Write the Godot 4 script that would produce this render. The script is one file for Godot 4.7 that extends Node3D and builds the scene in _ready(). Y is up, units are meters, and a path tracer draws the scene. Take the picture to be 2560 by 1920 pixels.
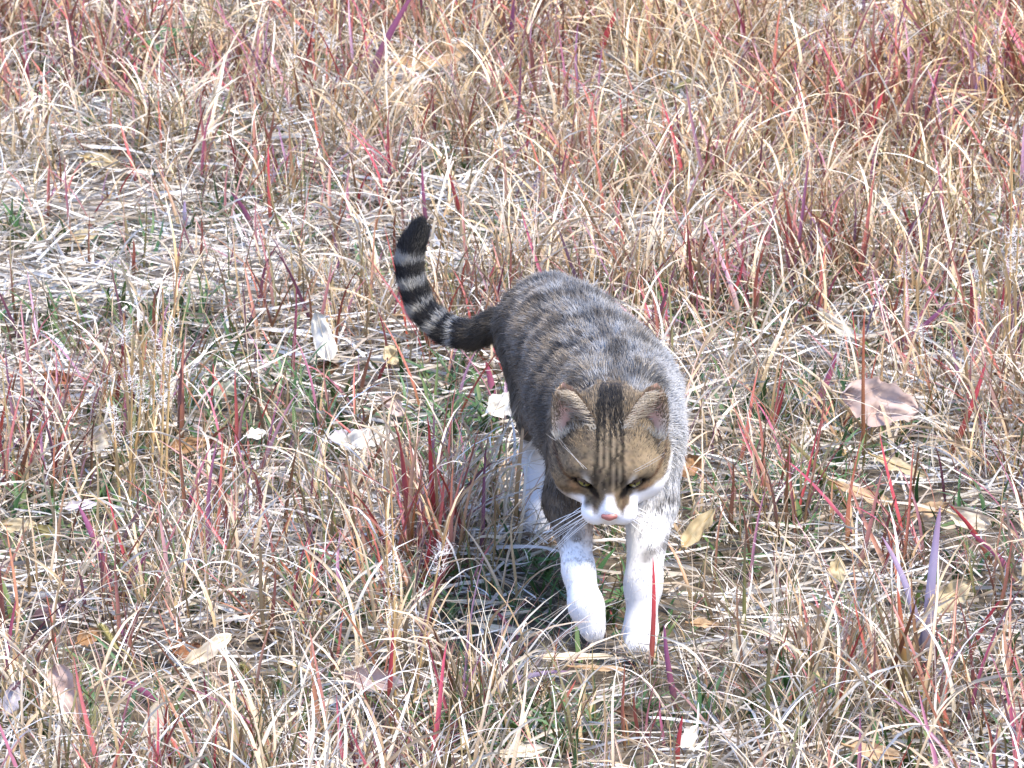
extends Node3D
# A tabby-and-white cat walking through autumn grass. Sun from the right, long lens.

var rng := RandomNumberGenerator.new()
var hn := FastNoiseLite.new()
var gn := FastNoiseLite.new()
var names := {}

func _ready() -> void:
	rng.seed = 71
	hn.seed = 5
	hn.frequency = 1.0
	hn.fractal_octaves = 3
	gn.seed = 9
	gn.frequency = 1.0
	gn.fractal_octaves = 2
	# ---- camera
	var cam := Camera3D.new()
	cam.name = "camera"
	cam.fov = 6.056
	cam.near = 0.2
	cam.far = 2000.0
	add_child(cam)
	cam.look_at_from_position(Vector3(0, 1.48, 5.936), Vector3.ZERO)
	cam.current = true
	# ---- sky, exposure
	var env := Environment.new()
	env.background_mode = Environment.BG_SKY
	var psm := ProceduralSkyMaterial.new()
	psm.sky_top_color = Color(0.48, 0.61, 0.86)
	psm.sky_horizon_color = Color(0.86, 0.89, 0.93)
	psm.sky_curve = 0.18
	psm.sky_energy_multiplier = 1.0
	psm.ground_bottom_color = Color(0.42, 0.38, 0.33)
	psm.ground_horizon_color = Color(0.62, 0.60, 0.56)
	var sky := Sky.new()
	sky.sky_material = psm
	env.sky = sky
	env.background_energy_multiplier = 1.4
	env.tonemap_mode = Environment.TONE_MAPPER_LINEAR
	env.tonemap_exposure = 2.15
	env.sdfgi_enabled = true
	env.ssao_enabled = true
	env.ssil_enabled = true
	var we := WorldEnvironment.new()
	we.name = "world_environment"
	we.environment = env
	var ca := CameraAttributesPhysical.new()
	ca.exposure_aperture = 16.0
	ca.frustum_focus_distance = 5.27
	ca.frustum_focal_length = 60.0
	we.camera_attributes = ca
	add_child(we)
	# ---- sun
	var sun := DirectionalLight3D.new()
	sun.name = "sun"
	sun.light_energy = 1.0
	sun.light_color = Color(1.0, 0.962, 0.905)
	sun.light_angular_distance = 12.0
	sun.shadow_enabled = true
	add_child(sun)
	sun.look_at_from_position(Vector3(0.52, 0.90, 0.26), Vector3.ZERO)
	# ---- the place
	clear_before()
	build_ground()
	build_grass()
	build_leaves()
	build_plants()
	build_cat()

# ------------------------------------------------------------------ helpers
func lin(r: float, g: float, b: float) -> Color:
	return Color(r, g, b)

func numbered(called: String) -> String:
	var n: int = names.get(called, 0)
	names[called] = n + 1
	return called if n == 0 else "%s_%03d" % [called, n]

func tag(o: Node, label: String, category := "", group := "", kind := "") -> Node:
	if label:
		o.set_meta("label", label)
	if category:
		o.set_meta("category", category)
	if group:
		o.set_meta("group", group)
	if kind:
		o.set_meta("kind", kind)
	return o

func thing(called: String, label: String, category: String, at: Vector3, group := "") -> Node3D:
	var o := Node3D.new()
	o.name = numbered(called)
	o.position = at
	add_child(o)
	tag(o, label, category, group)
	return o

func part(called: String, m: Mesh, mat: Material, parent: Node) -> MeshInstance3D:
	var o := MeshInstance3D.new()
	o.name = called
	o.mesh = m
	o.material_override = mat
	parent.add_child(o, true)
	return o

func vmat(rough: float, spec := 0.5, back := 0.0) -> StandardMaterial3D:
	var m := StandardMaterial3D.new()
	m.vertex_color_use_as_albedo = true
	m.roughness = rough
	m.metallic_specular = spec
	m.cull_mode = BaseMaterial3D.CULL_DISABLED
	if back > 0.0:
		m.backlight_enabled = true
		m.backlight = Color(back, back, back)
	return m

func arrays_mesh(v: PackedVector3Array, n: PackedVector3Array, c: PackedColorArray, ix: PackedInt32Array) -> ArrayMesh:
	var a := []
	a.resize(Mesh.ARRAY_MAX)
	a[Mesh.ARRAY_VERTEX] = v
	a[Mesh.ARRAY_NORMAL] = n
	if c.size():
		a[Mesh.ARRAY_COLOR] = c
	a[Mesh.ARRAY_INDEX] = ix
	var m := ArrayMesh.new()
	m.add_surface_from_arrays(Mesh.PRIMITIVE_TRIANGLES, a)
	return m

func ramp(cols: Array, t: float) -> Color:
	var f := clampf(t, 0.0, 1.0) * (cols.size() - 1)
	var i := mini(int(f), cols.size() - 2)
	return (cols[i] as Color).lerp(cols[i + 1], f - i)

func tube(pts: Array, r0: float, r1: float, sides := 5, cols := []) -> ArrayMesh:
	var v := PackedVector3Array()
	var n := PackedVector3Array()
	var c := PackedColorArray()
	var ix := PackedInt32Array()
	var k := pts.size()
	for i in k:
		var d: Vector3 = (pts[mini(i + 1, k - 1)] - pts[maxi(i - 1, 0)]).normalized()
		var a := d.cross(Vector3(0.31, 0.2, 0.93)).normalized()
		var b := d.cross(a)
		var r := lerpf(r0, r1, float(i) / (k - 1))
		for s in sides:
			var w := TAU * s / sides
			var nn := a * cos(w) + b * sin(w)
			v.append(pts[i] + nn * r)
			n.append(nn)
			if cols.size():
				c.append(ramp(cols, float(i) / (k - 1)))
	for i in k - 1:
		for s in sides:
			var s2 := (s + 1) % sides
			var p := i * sides
			ix.append_array([p + s, p + sides + s, p + s2, p + s2, p + sides + s, p + sides + s2])
	return arrays_mesh(v, n, c, ix)

# a ribbon with a fold along its middle, through pts, with the given side directions
func ribbon(pts: Array, sides: Array, widths: Array, fold: float, cols: Array) -> ArrayMesh:
	var v := PackedVector3Array()
	var n := PackedVector3Array()
	var c := PackedColorArray()
	var ix := PackedInt32Array()
	var k := pts.size()
	for i in k:
		var d: Vector3 = (pts[mini(i + 1, k - 1)] - pts[maxi(i - 1, 0)]).normalized()
		var s: Vector3 = sides[i]
		s = (s - d * s.dot(d)).normalized()
		var up := s.cross(d).normalized()
		var w: float = widths[i]
		var col := ramp(cols, float(i) / (k - 1))
		var mid := col.lerp(Color(col.r * 1.25 + 0.02, col.g * 1.2 + 0.02, col.b * 1.15 + 0.015), 0.5)
		v.append_array([pts[i] - s * w, pts[i] - up * w * fold, pts[i] + s * w])
		n.append_array([(up - s * fold).normalized(), up, (up + s * fold).normalized()])
		c.append_array([col, mid, col])
	for i in k - 1:
		var p := i * 3
		for q in 2:
			ix.append_array([p + q, p + q + 3, p + q + 1, p + q + 1, p + q + 3, p + q + 4])
	return arrays_mesh(v, n, c, ix)

# ------------------------------------------------------------------ ground
func gh(x: float, z: float) -> float:
	var f := clampf(1.6 - maxf(absf(x), absf(z)) * 0.25, 0.0, 1.0)
	return f * (gn.get_noise_2d(x * 2.2 + 40.0, z * 2.2) * 0.020 + gn.get_noise_2d(x * 14.0, z * 14.0 + 9.0) * 0.006) - 0.004

func build_ground() -> void:
	var xs := PackedFloat32Array()
	var c := 0.0
	while c < 500.0:
		xs.append(c)
		c += 0.035 if c < 2.5 else c * 0.22
	var line := PackedFloat32Array()
	for i in range(xs.size() - 1, 0, -1):
		line.append(-xs[i])
	line.append_array(xs)
	var k := line.size()
	var v := PackedVector3Array()
	var n := PackedVector3Array()
	var ix := PackedInt32Array()
	var cols := PackedColorArray()
	for j in k:
		for i in k:
			var x := line[i]
			var z := line[j]
			v.append(Vector3(x, gh(x, z), z))
			n.append(Vector3(gh(x - 0.02, z) - gh(x + 0.02, z), 0.04, gh(x, z - 0.02) - gh(x, z + 0.02)).normalized())
			var t := 0.5 + 0.5 * hn.get_noise_2d(x * 3.0, z * 3.0)
			cols.append(Color(0.9, 0.9, 0.9).lerp(Color(1.1, 1.05, 1.0), t))
	for j in k - 1:
		for i in k - 1:
			var p := j * k + i
			ix.append_array([p, p + 1, p + k, p + 1, p + k + 1, p + k])
	var m := vmat(0.95, 0.2)
	var nt := NoiseTexture2D.new()
	nt.width = 512
	nt.height = 512
	nt.seamless = true
	var fn := FastNoiseLite.new()
	fn.frequency = 0.03
	fn.fractal_octaves = 5
	nt.noise = fn
	var gr := Gradient.new()
	gr.set_color(0, Color(0.22, 0.19, 0.15))
	gr.set_color(1, Color(0.54, 0.49, 0.42))
	nt.color_ramp = gr
	m.albedo_texture = nt
	m.uv1_triplanar = true
	m.uv1_world_triplanar = true
	m.uv1_scale = Vector3(3.1, 3.1, 3.1)
	var o := part("ground", arrays_mesh(v, n, cols, ix), m, self)
	tag(o, "pale grey-brown soil under the dry grass", "ground", "", "structure")

# ------------------------------------------------------------------ grass
# one blade of length 1, growing up from the origin, leaning towards +Z
func blade_mesh(w: float, lean: float, bend: float, power: float, twist: float, fold: float, wiggle: float, cols: Array, segs := 7) -> ArrayMesh:
	var pts := []
	var sides := []
	var widths := []
	var p := Vector3.ZERO
	var ph := rng.randf() * TAU
	for i in segs + 1:
		var t := float(i) / segs
		pts.append(p)
		var tw := twist * t
		sides.append(Vector3(cos(tw), 0, sin(tw)))
		widths.append(maxf(w * minf(1.0, 0.6 + 1.6 * t) * pow(1.0 - t, 0.55), w * 0.06))
		var th := lean + bend * pow(t, power)
		var sw := wiggle * sin(ph + t * 5.0)
		p += Vector3(sin(sw), cos(th) * cos(sw), sin(th) * cos(sw)) / segs
	return ribbon(pts, sides, widths, fold, cols)

func density(x: float, z: float) -> Array:
	# [upright dry grass, red grass, low green, straw litter] at a place
	var a := 0.5 + 0.9 * gn.get_noise_2d(x * 3.1 + 7.0, z * 3.1)
	var b := 0.5 + 0.9 * gn.get_noise_2d(x * 2.6 + 50.0, z * 2.6 - 20.0)
	var g := clampf(gn.get_noise_2d(x * 4.0 - 80.0, z * 4.0) * 2.2 + 0.15, 0.0, 1.0)
	var dry := clampf(a, 0.15, 1.0)
	var red := clampf(b, 0.10, 1.0)
	# thicker and taller to the back and right, a worn bare patch on the left
	var back := clampf((-z + 0.2) * 0.55 + x * 0.35, 0.0, 1.0)
	dry = dry * (0.75 + 0.6 * back)
	red = red * (0.6 + 0.9 * back)
	var bare := exp(-pow((x + 0.40) / 0.25, 2.0) - pow((z + 0.45) / 0.45, 2.0))
	dry *= 1.0 - 0.85 * bare
	red *= 1.0 - 0.85 * bare
	g = g * (1.0 - 0.8 * back)
	for s in [[-0.20, 0.12, 0.10, 0.16], [-0.34, 0.40, 0.09, 0.12], [0.20, 0.42, 0.06, 0.14], [-0.36, -1.25, 0.06, 0.20], [0.19, -0.22, 0.08, 0.12], [0.04, 0.72, 0.12, 0.10], [0.0, 0.98, 0.25, 0.06]]:
		g = maxf(g, exp(-pow((x - s[0]) / s[2], 2.0) - pow((z - s[1]) / s[3], 2.0)))
	var near := smoothstep(0.55, 0.95, z)
	dry *= 1.0 + 0.5 * near
	red *= 1.0 + 0.5 * near
	# a rusty tussock beside the cat's hind foot
	var rusty := exp(-pow((x + 0.055) / 0.055, 2.0) - pow((z - 0.60) / 0.13, 2.0))
	return [dry + rusty * 0.6, red + rusty * 0.9, g, (0.6 + 0.6 * bare) * (1.0 - 0.65 * g)]

# how tall grass may stand at a place: the cat has pushed it down where it walks
func room(x: float, z: float) -> float:
	var cx := lerpf(0.03, 0.078, clampf((z - 0.40) / 0.36, 0.0, 1.0))
	var h := 1.0
	if z > 0.36 and z < 0.86 and absf(x - cx) < 0.062 and x - cx > (-0.040 if z < 0.70 else -0.062):
		h = 0.05
	if z >= 0.86 and z < 1.10 and absf(x - 0.078) < 0.055 and h > 0.045:
		h = 0.046 + (z - 0.86) * 0.30
	if z > 0.78 and z < 0.90 and x > 0.0 and x <= 0.03:
		h = minf(h, 0.03)
	if z > 0.28 and z < 0.40 and x > -0.1 and x < 0.02:
		h = minf(h, 0.10)
	return h

func scatter(called: String, label: String, meshes: Array, mat: Material, per_m2: float, which: int, len_lo: float, len_hi: float, tilt: float, flat_: bool, cols: Array, lift: float) -> void:
	var holder := Node3D.new()
	holder.name = numbered(called)
	add_child(holder)
	tag(holder, label, "grass", "", "stuff")
	var buffers := []
	for m in meshes:
		buffers.append(PackedFloat32Array())
	# tussocks
	var tx := PackedVector2Array()
	var area := [Rect2(-0.72, -2.5, 1.44, 3.85), Rect2(-2.2, -4.5, 4.4, 6.2)]
	for zone in 2:
		var r: Rect2 = area[zone]
		var count := int(r.get_area() * per_m2 * (1.0 if zone == 0 else 0.25))
		var cl := Vector2.ZERO
		var left := 0
		var spread := 0.02
		for i in count:
			var x: float
			var z: float
			if flat_ or rng.randf() < 0.35:
				x = r.position.x + rng.randf() * r.size.x
				z = r.position.y + rng.randf() * r.size.y
			else:
				if left <= 0:
					cl = Vector2(r.position.x + rng.randf() * r.size.x, r.position.y + rng.randf() * r.size.y)
					left = rng.randi_range(4, 16)
					spread = rng.randf_range(0.006, 0.022)
				left -= 1
				x = cl.x + rng.randfn() * spread
				z = cl.y + rng.randfn() * spread
			if zone == 1 and (area[0] as Rect2).has_point(Vector2(x, z)):
				continue
			var d: float = density(x, z)[which]
			if rng.randf() > d:
				continue
			var l := rng.randf_range(len_lo, len_hi) * (0.8 + 0.35 * clampf(d, 0.0, 1.3))
			var rm := minf(room(x, z), clear.get(Vector2i(int(floor(x / 0.02)), int(floor(z / 0.02))), 1.0) * (3.5 if rng.randf() < 0.32 else 1.0))
			if l > rm:
				l = rm * rng.randf_range(0.6, 1.0)
				if rng.randf() < 0.4:
					continue
			var yaw := rng.randf() * TAU
			var b := Basis(Vector3.UP, yaw)
			if flat_:
				b = b * Basis(Vector3.RIGHT, PI * 0.5 - rng.randf_range(-0.08, 0.30)) * Basis(Vector3.UP, rng.randf() * TAU)
			else:
				b = b * Basis(Vector3.RIGHT, absf(rng.randfn()) * tilt) * Basis(Vector3.UP, rng.randf_range(-0.6, 0.6))
			var wx := l * rng.randf_range(0.7, 1.35) * (0.12 / maxf(l, 0.05)) ** 0.5
			var c: Color = cols[rng.randi() % cols.size()]
			c = c.lerp(cols[rng.randi() % cols.size()], rng.randf() * 0.6)
			var gold := clampf((-z - 0.2) * 0.45 + x * 0.8 + 0.1, 0.0, 0.9) if which == 0 else 0.0  # warm sun on the back right grass tinted into the straw colour
			c = c.lerp(Color(c.r * 1.02, c.g * 0.88, c.b * 0.62), gold)
			var f := rng.randf_range(0.70, 1.15)
			var y := gh(x, z) + lift * rng.randf()
			var q := rng.randi() % meshes.size()
			var X := b.x * wx
			var Y := b.y * l
			var Z := b.z * l
			buffers[q].append_array([X.x, Y.x, Z.x, x, X.y, Y.y, Z.y, y, X.z, Y.z, Z.z, z, c.r * f, c.g * f, c.b * f, 1.0])
	for q in meshes.size():
		var mm := MultiMesh.new()
		mm.transform_format = MultiMesh.TRANSFORM_3D
		mm.use_colors = true
		mm.mesh = meshes[q]
		mm.instance_count = buffers[q].size() / 16
		mm.buffer = buffers[q]
		var o := MultiMeshInstance3D.new()
		o.name = "blades"
		o.multimesh = mm
		o.material_override = mat
		holder.add_child(o, true)
		o.set_meta("kind", "stuff")

func build_grass() -> void:
	var W := [Color(1, 1, 1), Color(1, 1, 1)]
	var straw := [lin(0.73, 0.61, 0.44), lin(0.82, 0.75, 0.62), lin(0.60, 0.45, 0.29), lin(0.86, 0.82, 0.74), lin(0.46, 0.32, 0.19), lin(0.69, 0.55, 0.40)]
	var litter := [lin(0.74, 0.69, 0.60), lin(0.80, 0.77, 0.70), lin(0.62, 0.54, 0.43), lin(0.46, 0.37, 0.27), lin(0.70, 0.62, 0.49), lin(0.38, 0.31, 0.24)]
	var reds := [lin(0.50, 0.06, 0.07), lin(0.42, 0.08, 0.12), lin(0.32, 0.11, 0.17), lin(0.50, 0.13, 0.09), lin(0.36, 0.14, 0.12), lin(0.28, 0.11, 0.055), lin(0.44, 0.19, 0.12), lin(0.36, 0.20, 0.28), lin(0.33, 0.18, 0.09), lin(0.40, 0.22, 0.12)]
	var pinks := [lin(0.58, 0.37, 0.31), lin(0.52, 0.28, 0.27), lin(0.53, 0.36, 0.37), lin(0.62, 0.43, 0.36)]
	var greens := [lin(0.05, 0.115, 0.03), lin(0.075, 0.15, 0.045), lin(0.11, 0.20, 0.08), lin(0.15, 0.20, 0.06)]
	var olives := [lin(0.20, 0.17, 0.07), lin(0.28, 0.21, 0.10), lin(0.15, 0.16, 0.06), lin(0.34, 0.24, 0.13), lin(0.30, 0.15, 0.09)]
	var dry_mat := vmat(0.55, 0.35, 0.20)
	var red_mat := vmat(0.40, 0.45, 0.30)
	var green_mat := vmat(0.5, 0.4, 0.35)
	var a := []
	for i in 9:
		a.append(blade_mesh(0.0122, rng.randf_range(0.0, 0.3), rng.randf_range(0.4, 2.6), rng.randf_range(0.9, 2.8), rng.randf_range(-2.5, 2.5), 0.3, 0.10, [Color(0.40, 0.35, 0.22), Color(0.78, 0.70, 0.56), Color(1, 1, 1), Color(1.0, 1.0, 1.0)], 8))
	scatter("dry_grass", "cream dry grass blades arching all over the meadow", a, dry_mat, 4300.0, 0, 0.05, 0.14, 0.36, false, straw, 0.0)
	a = []
	for i in 6:
		a.append(blade_mesh(0.0045, rng.randf_range(0.0, 0.25), rng.randf_range(0.1, 1.3), rng.randf_range(0.8, 2.0), rng.randf_range(-1.0, 1.0), 0.5, 0.10, W, 6))
	scatter("fine_straw", "fine tan grass stems standing among the dry blades", a, dry_mat, 7500.0, 0, 0.035, 0.125, 0.42, false, straw + straw + pinks + olives, 0.0)
	a = []
	for i in 9:
		a.append(blade_mesh(0.0185, rng.randf_range(0.0, 0.25), rng.randf_range(0.0, 0.9), rng.randf_range(0.8, 2.0), rng.randf_range(-0.9, 0.9), 0.45, 0.06, [Color(0.55, 0.9, 0.5), Color(0.75, 0.95, 0.75), Color(1, 1, 1), Color(1.1, 0.9, 0.9), Color(1.2, 0.9, 0.9)], 7))
	scatter("red_grass", "red and purple grass blades of the autumn meadow", a, red_mat, 2900.0, 1, 0.035, 0.115, 0.35, false, reds, 0.0)
	a = []
	for i in 5:
		a.append(blade_mesh(0.011, rng.randf_range(0.0, 0.2), rng.randf_range(0.1, 1.0), rng.randf_range(0.8, 2.0), rng.randf_range(-0.9, 0.9), 0.45, 0.06, [Color(0.8, 0.9, 0.7), Color(1, 1, 1), Color(1.3, 1.0, 0.9)], 6))
	scatter("olive_grass", "olive and brown grass blades at the foot of the tufts", a, green_mat, 2000.0, 0, 0.04, 0.11, 0.35, false, olives, 0.0)
	a = []
	for i in 5:
		a.append(blade_mesh(0.030, rng.randf_range(0.0, 0.4), rng.randf_range(0.2, 1.4), 1.0, rng.randf_range(-0.9, 0.9), 0.4, 0.1, [Color(0.8, 0.85, 0.8), Color(1, 1, 1)], 5))
	scatter("low_green_grass", "low green grass and weeds growing near the soil", a, green_mat, 6500.0, 2, 0.018, 0.055, 0.6, false, greens, 0.0)
	a = []
	for i in 8:
		a.append(blade_mesh(0.017, rng.randf_range(-0.1, 0.1), rng.randf_range(-0.5, 0.7), rng.randf_range(0.8, 2.0), rng.randf_range(-1.5, 1.5), 0.3, 0.09, W, 6))
	scatter("straw_litter", "flattened grey-white straw lying on the soil", a, dry_mat, 17000.0, 3, 0.018, 0.085, 0.0, true, litter, 0.022)

# ------------------------------------------------------------------ fallen leaves
func leaf_table() -> Array:
	# label, place, length, width, turn (degrees), how far it faces up, bend along, cup across, colour
	return [
		["white leaf standing on end, brown at its foot, left of the cat's tail", Vector3(-0.160, 0.035, -0.030), 0.046, 0.019, 105, 0.15, 0.5, -0.5, "white"],
		["large tan ribbed leaf arched in the grass behind, above the tail", Vector3(-0.079, 0.030, -1.247), 0.091, 0.027, 14, 0.35, 0.5, 0.9, "tan"],
		["large pale pink leaf spread in the red grass right of the cat", Vector3(0.300, 0.040, 0.221), 0.067, 0.037, -12, 0.25, 0.3, 0.5, "pink"],
		["cream white curled leaf lying between the tail and the hind leg", Vector3(-0.114, 0.025, 0.293), 0.046, 0.022, 12, 0.45, -0.6, 0.6, "white"],
		["pinkish grey leaf tucked under the cream curled leaf", Vector3(-0.136, 0.020, 0.260), 0.032, 0.016, 20, 0.60, 0.2, 0.3, "lilac"],
		["pale leaf just behind the cat's hind thigh", Vector3(-0.006, 0.030, 0.188), 0.035, 0.022, 30, 0.30, 0.4, 0.4, "white"],
		["round cream leaf beside the golden stalks on the left", Vector3(-0.329, 0.030, 0.303), 0.026, 0.018, 25, 0.30, 0.4, 0.5, "cream"],
		["orange brown leaf right of the golden stalks", Vector3(-0.259, 0.020, 0.280), 0.032, 0.014, 8, 0.40, 0.3, 0.4, "orange"],
		["rust brown leaf low in the grass near the left edge", Vector3(-0.377, 0.025, 0.080), 0.027, 0.013, -10, 0.30, 0.3, 0.4, "rust"],
		["grey green leaf lying flat among the straw at left", Vector3(-0.239, 0.020, 0.101), 0.033, 0.018, -20, 0.60, 0.2, 0.2, "greenish"],
		["yellowish leaf on the ground at upper left", Vector3(-0.389, 0.020, -0.798), 0.038, 0.015, -15, 0.50, 0.3, 0.4, "yellow"],
		["small yellow leaf on the bare patch at left", Vector3(-0.389, 0.015, -0.496), 0.029, 0.013, 12, 0.60, 0.2, 0.3, "yellow"],
		["long yellow leaf slanting up right of the white forelegs", Vector3(0.143, 0.025, 0.557), 0.041, 0.014, 50, 0.35, 0.2, 0.5, "yellow"],
		["orange leaf by the right cheek of the cat", Vector3(0.140, 0.025, 0.369), 0.026, 0.017, 20, 0.40, 0.3, 0.3, "orange"],
		["narrow yellow leaf slanting below the pink leaf", Vector3(0.309, 0.025, 0.369), 0.046, 0.011, -25, 0.50, 0.2, 0.3, "yellow"],
		["tan leaf with a fold in the right-hand grass", Vector3(0.277, 0.020, 0.437), 0.054, 0.014, -22, 0.60, 0.2, 0.3, "tan"],
		["tan leaf at the right below the pink leaf", Vector3(0.326, 0.020, 0.485), 0.031, 0.014, 20, 0.50, 0.3, 0.3, "tan"],
		["big pinkish brown leaf standing in the bottom left grass", Vector3(-0.313, 0.035, 1.041), 0.046, 0.021, -70, 0.25, 0.4, 0.6, "pink"],
		["grey white leaf at the bottom left edge", Vector3(-0.352, 0.030, 1.034), 0.028, 0.013, 70, 0.25, 0.3, 0.3, "lilac"],
		["cream leaf leaning near the bottom left", Vector3(-0.249, 0.030, 1.088), 0.038, 0.013, 65, 0.30, 0.2, 0.3, "cream"],
		["long cream leaf propped up in the lower left grass", Vector3(-0.219, 0.030, 0.912), 0.044, 0.013, 35, 0.35, -0.2, 0.3, "cream"],
		["brown leaf under the propped cream leaf", Vector3(-0.236, 0.015, 0.860), 0.024, 0.016, 20, 0.50, 0.3, 0.3, "rust"],
		["orange leaf behind the green foxtail", Vector3(-0.307, 0.025, 0.858), 0.021, 0.012, 30, 0.40, 0.3, 0.3, "orange"],
		["curled pinkish leaf with a dark hollow, bottom centre left", Vector3(-0.098, 0.025, 0.971), 0.049, 0.018, -10, 0.35, 0.6, 0.9, "pink"],
		["cream leaf lying at the bottom centre", Vector3(0.008, 0.020, 1.129), 0.037, 0.011, 5, 0.60, 0.2, 0.3, "cream"],
		["cream bamboo-like leaf lying before the lifted paw", Vector3(0.046, 0.015, 0.876), 0.057, 0.008, 12, 0.70, 0.1, 0.2, "cream"],
		["tan strip leaf lying in front of the forelegs", Vector3(0.064, 0.013, 0.898), 0.039, 0.007, 4, 0.70, 0.1, 0.2, "tan"],
		["straw coloured strip lying left of the lifted paw, nearest", Vector3(-0.004, 0.015, 0.804), 0.061, 0.007, -3, 0.70, 0.1, 0.2, "straw"],
		["straw coloured strip lying in the cat's shadow, middle one", Vector3(-0.012, 0.012, 0.761), 0.053, 0.006, 4, 0.70, 0.1, 0.2, "straw"],
		["straw coloured strip in the cat's shadow, farthest one", Vector3(-0.027, 0.015, 0.731), 0.043, 0.006, 8, 0.70, 0.1, 0.2, "straw"],
		["broad cream yellow leaf by the lilac blades at right", Vector3(0.324, 0.030, 0.768), 0.040, 0.020, 35, 0.40, 0.3, 0.4, "yellow"],
		["small yellow leaf bent over at the lower right", Vector3(0.243, 0.030, 0.696), 0.022, 0.013, 75, 0.30, 0.4, 0.4, "yellow"],
		["white leaf lying at the bottom below the cat", Vector3(0.123, 0.020, 1.095), 0.023, 0.011, 50, 0.40, 0.3, 0.4, "white"],
		["tan leaf at the bottom edge on the right", Vector3(0.253, 0.020, 1.131), 0.042, 0.012, -8, 0.50, 0.2, 0.3, "tan"],
		["dark brown crumpled leaf below the forelegs", Vector3(0.085, 0.015, 1.023), 0.025, 0.012, -12, 0.50, 0.4, 0.5, "brown"],
		["purple brown leaf low at the left", Vector3(-0.340, 0.020, 0.776), 0.029, 0.013, 15, 0.50, 0.3, 0.4, "plum"],
		["rust leaf among the red grass at lower left", Vector3(-0.183, 0.020, 0.660), 0.026, 0.014, -10, 0.45, 0.3, 0.4, "rust"],
		["yellow brown leaf at the left edge", Vector3(-0.378, 0.030, 0.566), 0.030, 0.012, -4, 0.40, 0.2, 0.3, "yellow"],
		["olive leaf beside the yellow brown one at the left edge", Vector3(-0.357, 0.020, 0.550), 0.022, 0.010, -12, 0.50, 0.2, 0.3, "olive"],
		["lilac white leaf flat on the straw at left", Vector3(-0.336, 0.020, 0.473), 0.028, 0.011, 20, 0.60, 0.2, 0.2, "lilac"],
		["tan leaf in the shade under the tail", Vector3(-0.100, 0.020, -0.025), 0.021, 0.018, 60, 0.30, 0.4, 0.4, "yellow"],
		["pinkish leaf caught on red blades below the tail", Vector3(-0.097, 0.025, 0.175), 0.027, 0.012, -35, 0.30, 0.5, 0.5, "pink"],
		["pale narrow leaf slanting in the grass right of the cat's back", Vector3(0.278, 0.030, -0.084), 0.046, 0.011, -38, 0.40, 0.2, 0.3, "cream"],
		["pale folded leaf standing at the lower right of the forelegs", Vector3(0.164, 0.030, 0.917), 0.031, 0.010, -80, 0.30, 0.3, 0.4, "cream"],
		["small tan leaf on the soil right of the forelegs", Vector3(0.143, 0.012, 0.780), 0.024, 0.010, -8, 0.70, 0.2, 0.2, "tan"],
		["round rust leaf at the foot of the lilac blades", Vector3(0.292, 0.010, 0.674), 0.016, 0.012, 30, 0.50, 0.4, 0.4, "rust"],
		["small white leaf on the straw left of the curled leaf", Vector3(-0.207, 0.020, 0.247), 0.017, 0.012, 15, 0.60, 0.2, 0.2, "white"],
		["cream leaf near the right edge behind the lilac blades", Vector3(0.351, 0.030, 0.546), 0.039, 0.017, -20, 0.40, 0.3, 0.3, "cream"],
	]

func leaf_cols(k: String) -> Array:
	# face, blotches, midrib
	match k:
		"white": return [lin(0.76, 0.72, 0.62), lin(0.66, 0.60, 0.50), lin(0.70, 0.62, 0.48)]
		"cream": return [lin(0.68, 0.60, 0.46), lin(0.50, 0.40, 0.27), lin(0.60, 0.48, 0.30)]
		"tan": return [lin(0.52, 0.36, 0.20), lin(0.38, 0.24, 0.13), lin(0.45, 0.28, 0.14)]
		"straw": return [lin(0.56, 0.46, 0.31), lin(0.44, 0.34, 0.21), lin(0.60, 0.50, 0.34)]
		"pink": return [lin(0.60, 0.46, 0.39), lin(0.46, 0.31, 0.25), lin(0.60, 0.46, 0.36)]
		"lilac": return [lin(0.55, 0.50, 0.50), lin(0.42, 0.37, 0.38), lin(0.60, 0.55, 0.52)]
		"orange": return [lin(0.36, 0.22, 0.11), lin(0.28, 0.13, 0.05), lin(0.35, 0.18, 0.07)]
		"rust": return [lin(0.28, 0.12, 0.05), lin(0.16, 0.07, 0.035), lin(0.24, 0.11, 0.05)]
		"yellow": return [lin(0.58, 0.48, 0.29), lin(0.44, 0.33, 0.18), lin(0.50, 0.36, 0.16)]
		"greenish": return [lin(0.36, 0.37, 0.26), lin(0.28, 0.26, 0.17), lin(0.42, 0.42, 0.30)]
		"olive": return [lin(0.24, 0.21, 0.08), lin(0.18, 0.14, 0.06), lin(0.26, 0.22, 0.10)]
		"plum": return [lin(0.16, 0.10, 0.11), lin(0.10, 0.06, 0.07), lin(0.20, 0.13, 0.13)]
	return [lin(0.12, 0.07, 0.04), lin(0.07, 0.045, 0.03), lin(0.14, 0.08, 0.05)]

var clear := {}

func clear_before() -> void:
	# the fallen leaves have pressed down the grass that they fell on
	for r in leaf_table():
		var p: Vector3 = r[1]
		var half: float = r[2] * 0.5 * maxf(absf(cos(deg_to_rad(r[4]))), 0.35)
		for i in range(int(floor((p.x - half) / 0.02)), int(ceil((p.x + half) / 0.02)) + 1):
			for j in range(int(floor((p.z - 0.01) / 0.02)), int(floor((p.z + 0.12) / 0.02))):
				var c := Vector2i(i, j)
				var h := 0.020 + maxf(j * 0.02 - p.z, 0.0) * 0.32 + maxf(p.y - 0.02, 0.0) * 0.4
				clear[c] = minf(clear.get(c, 1.0), h)

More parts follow.
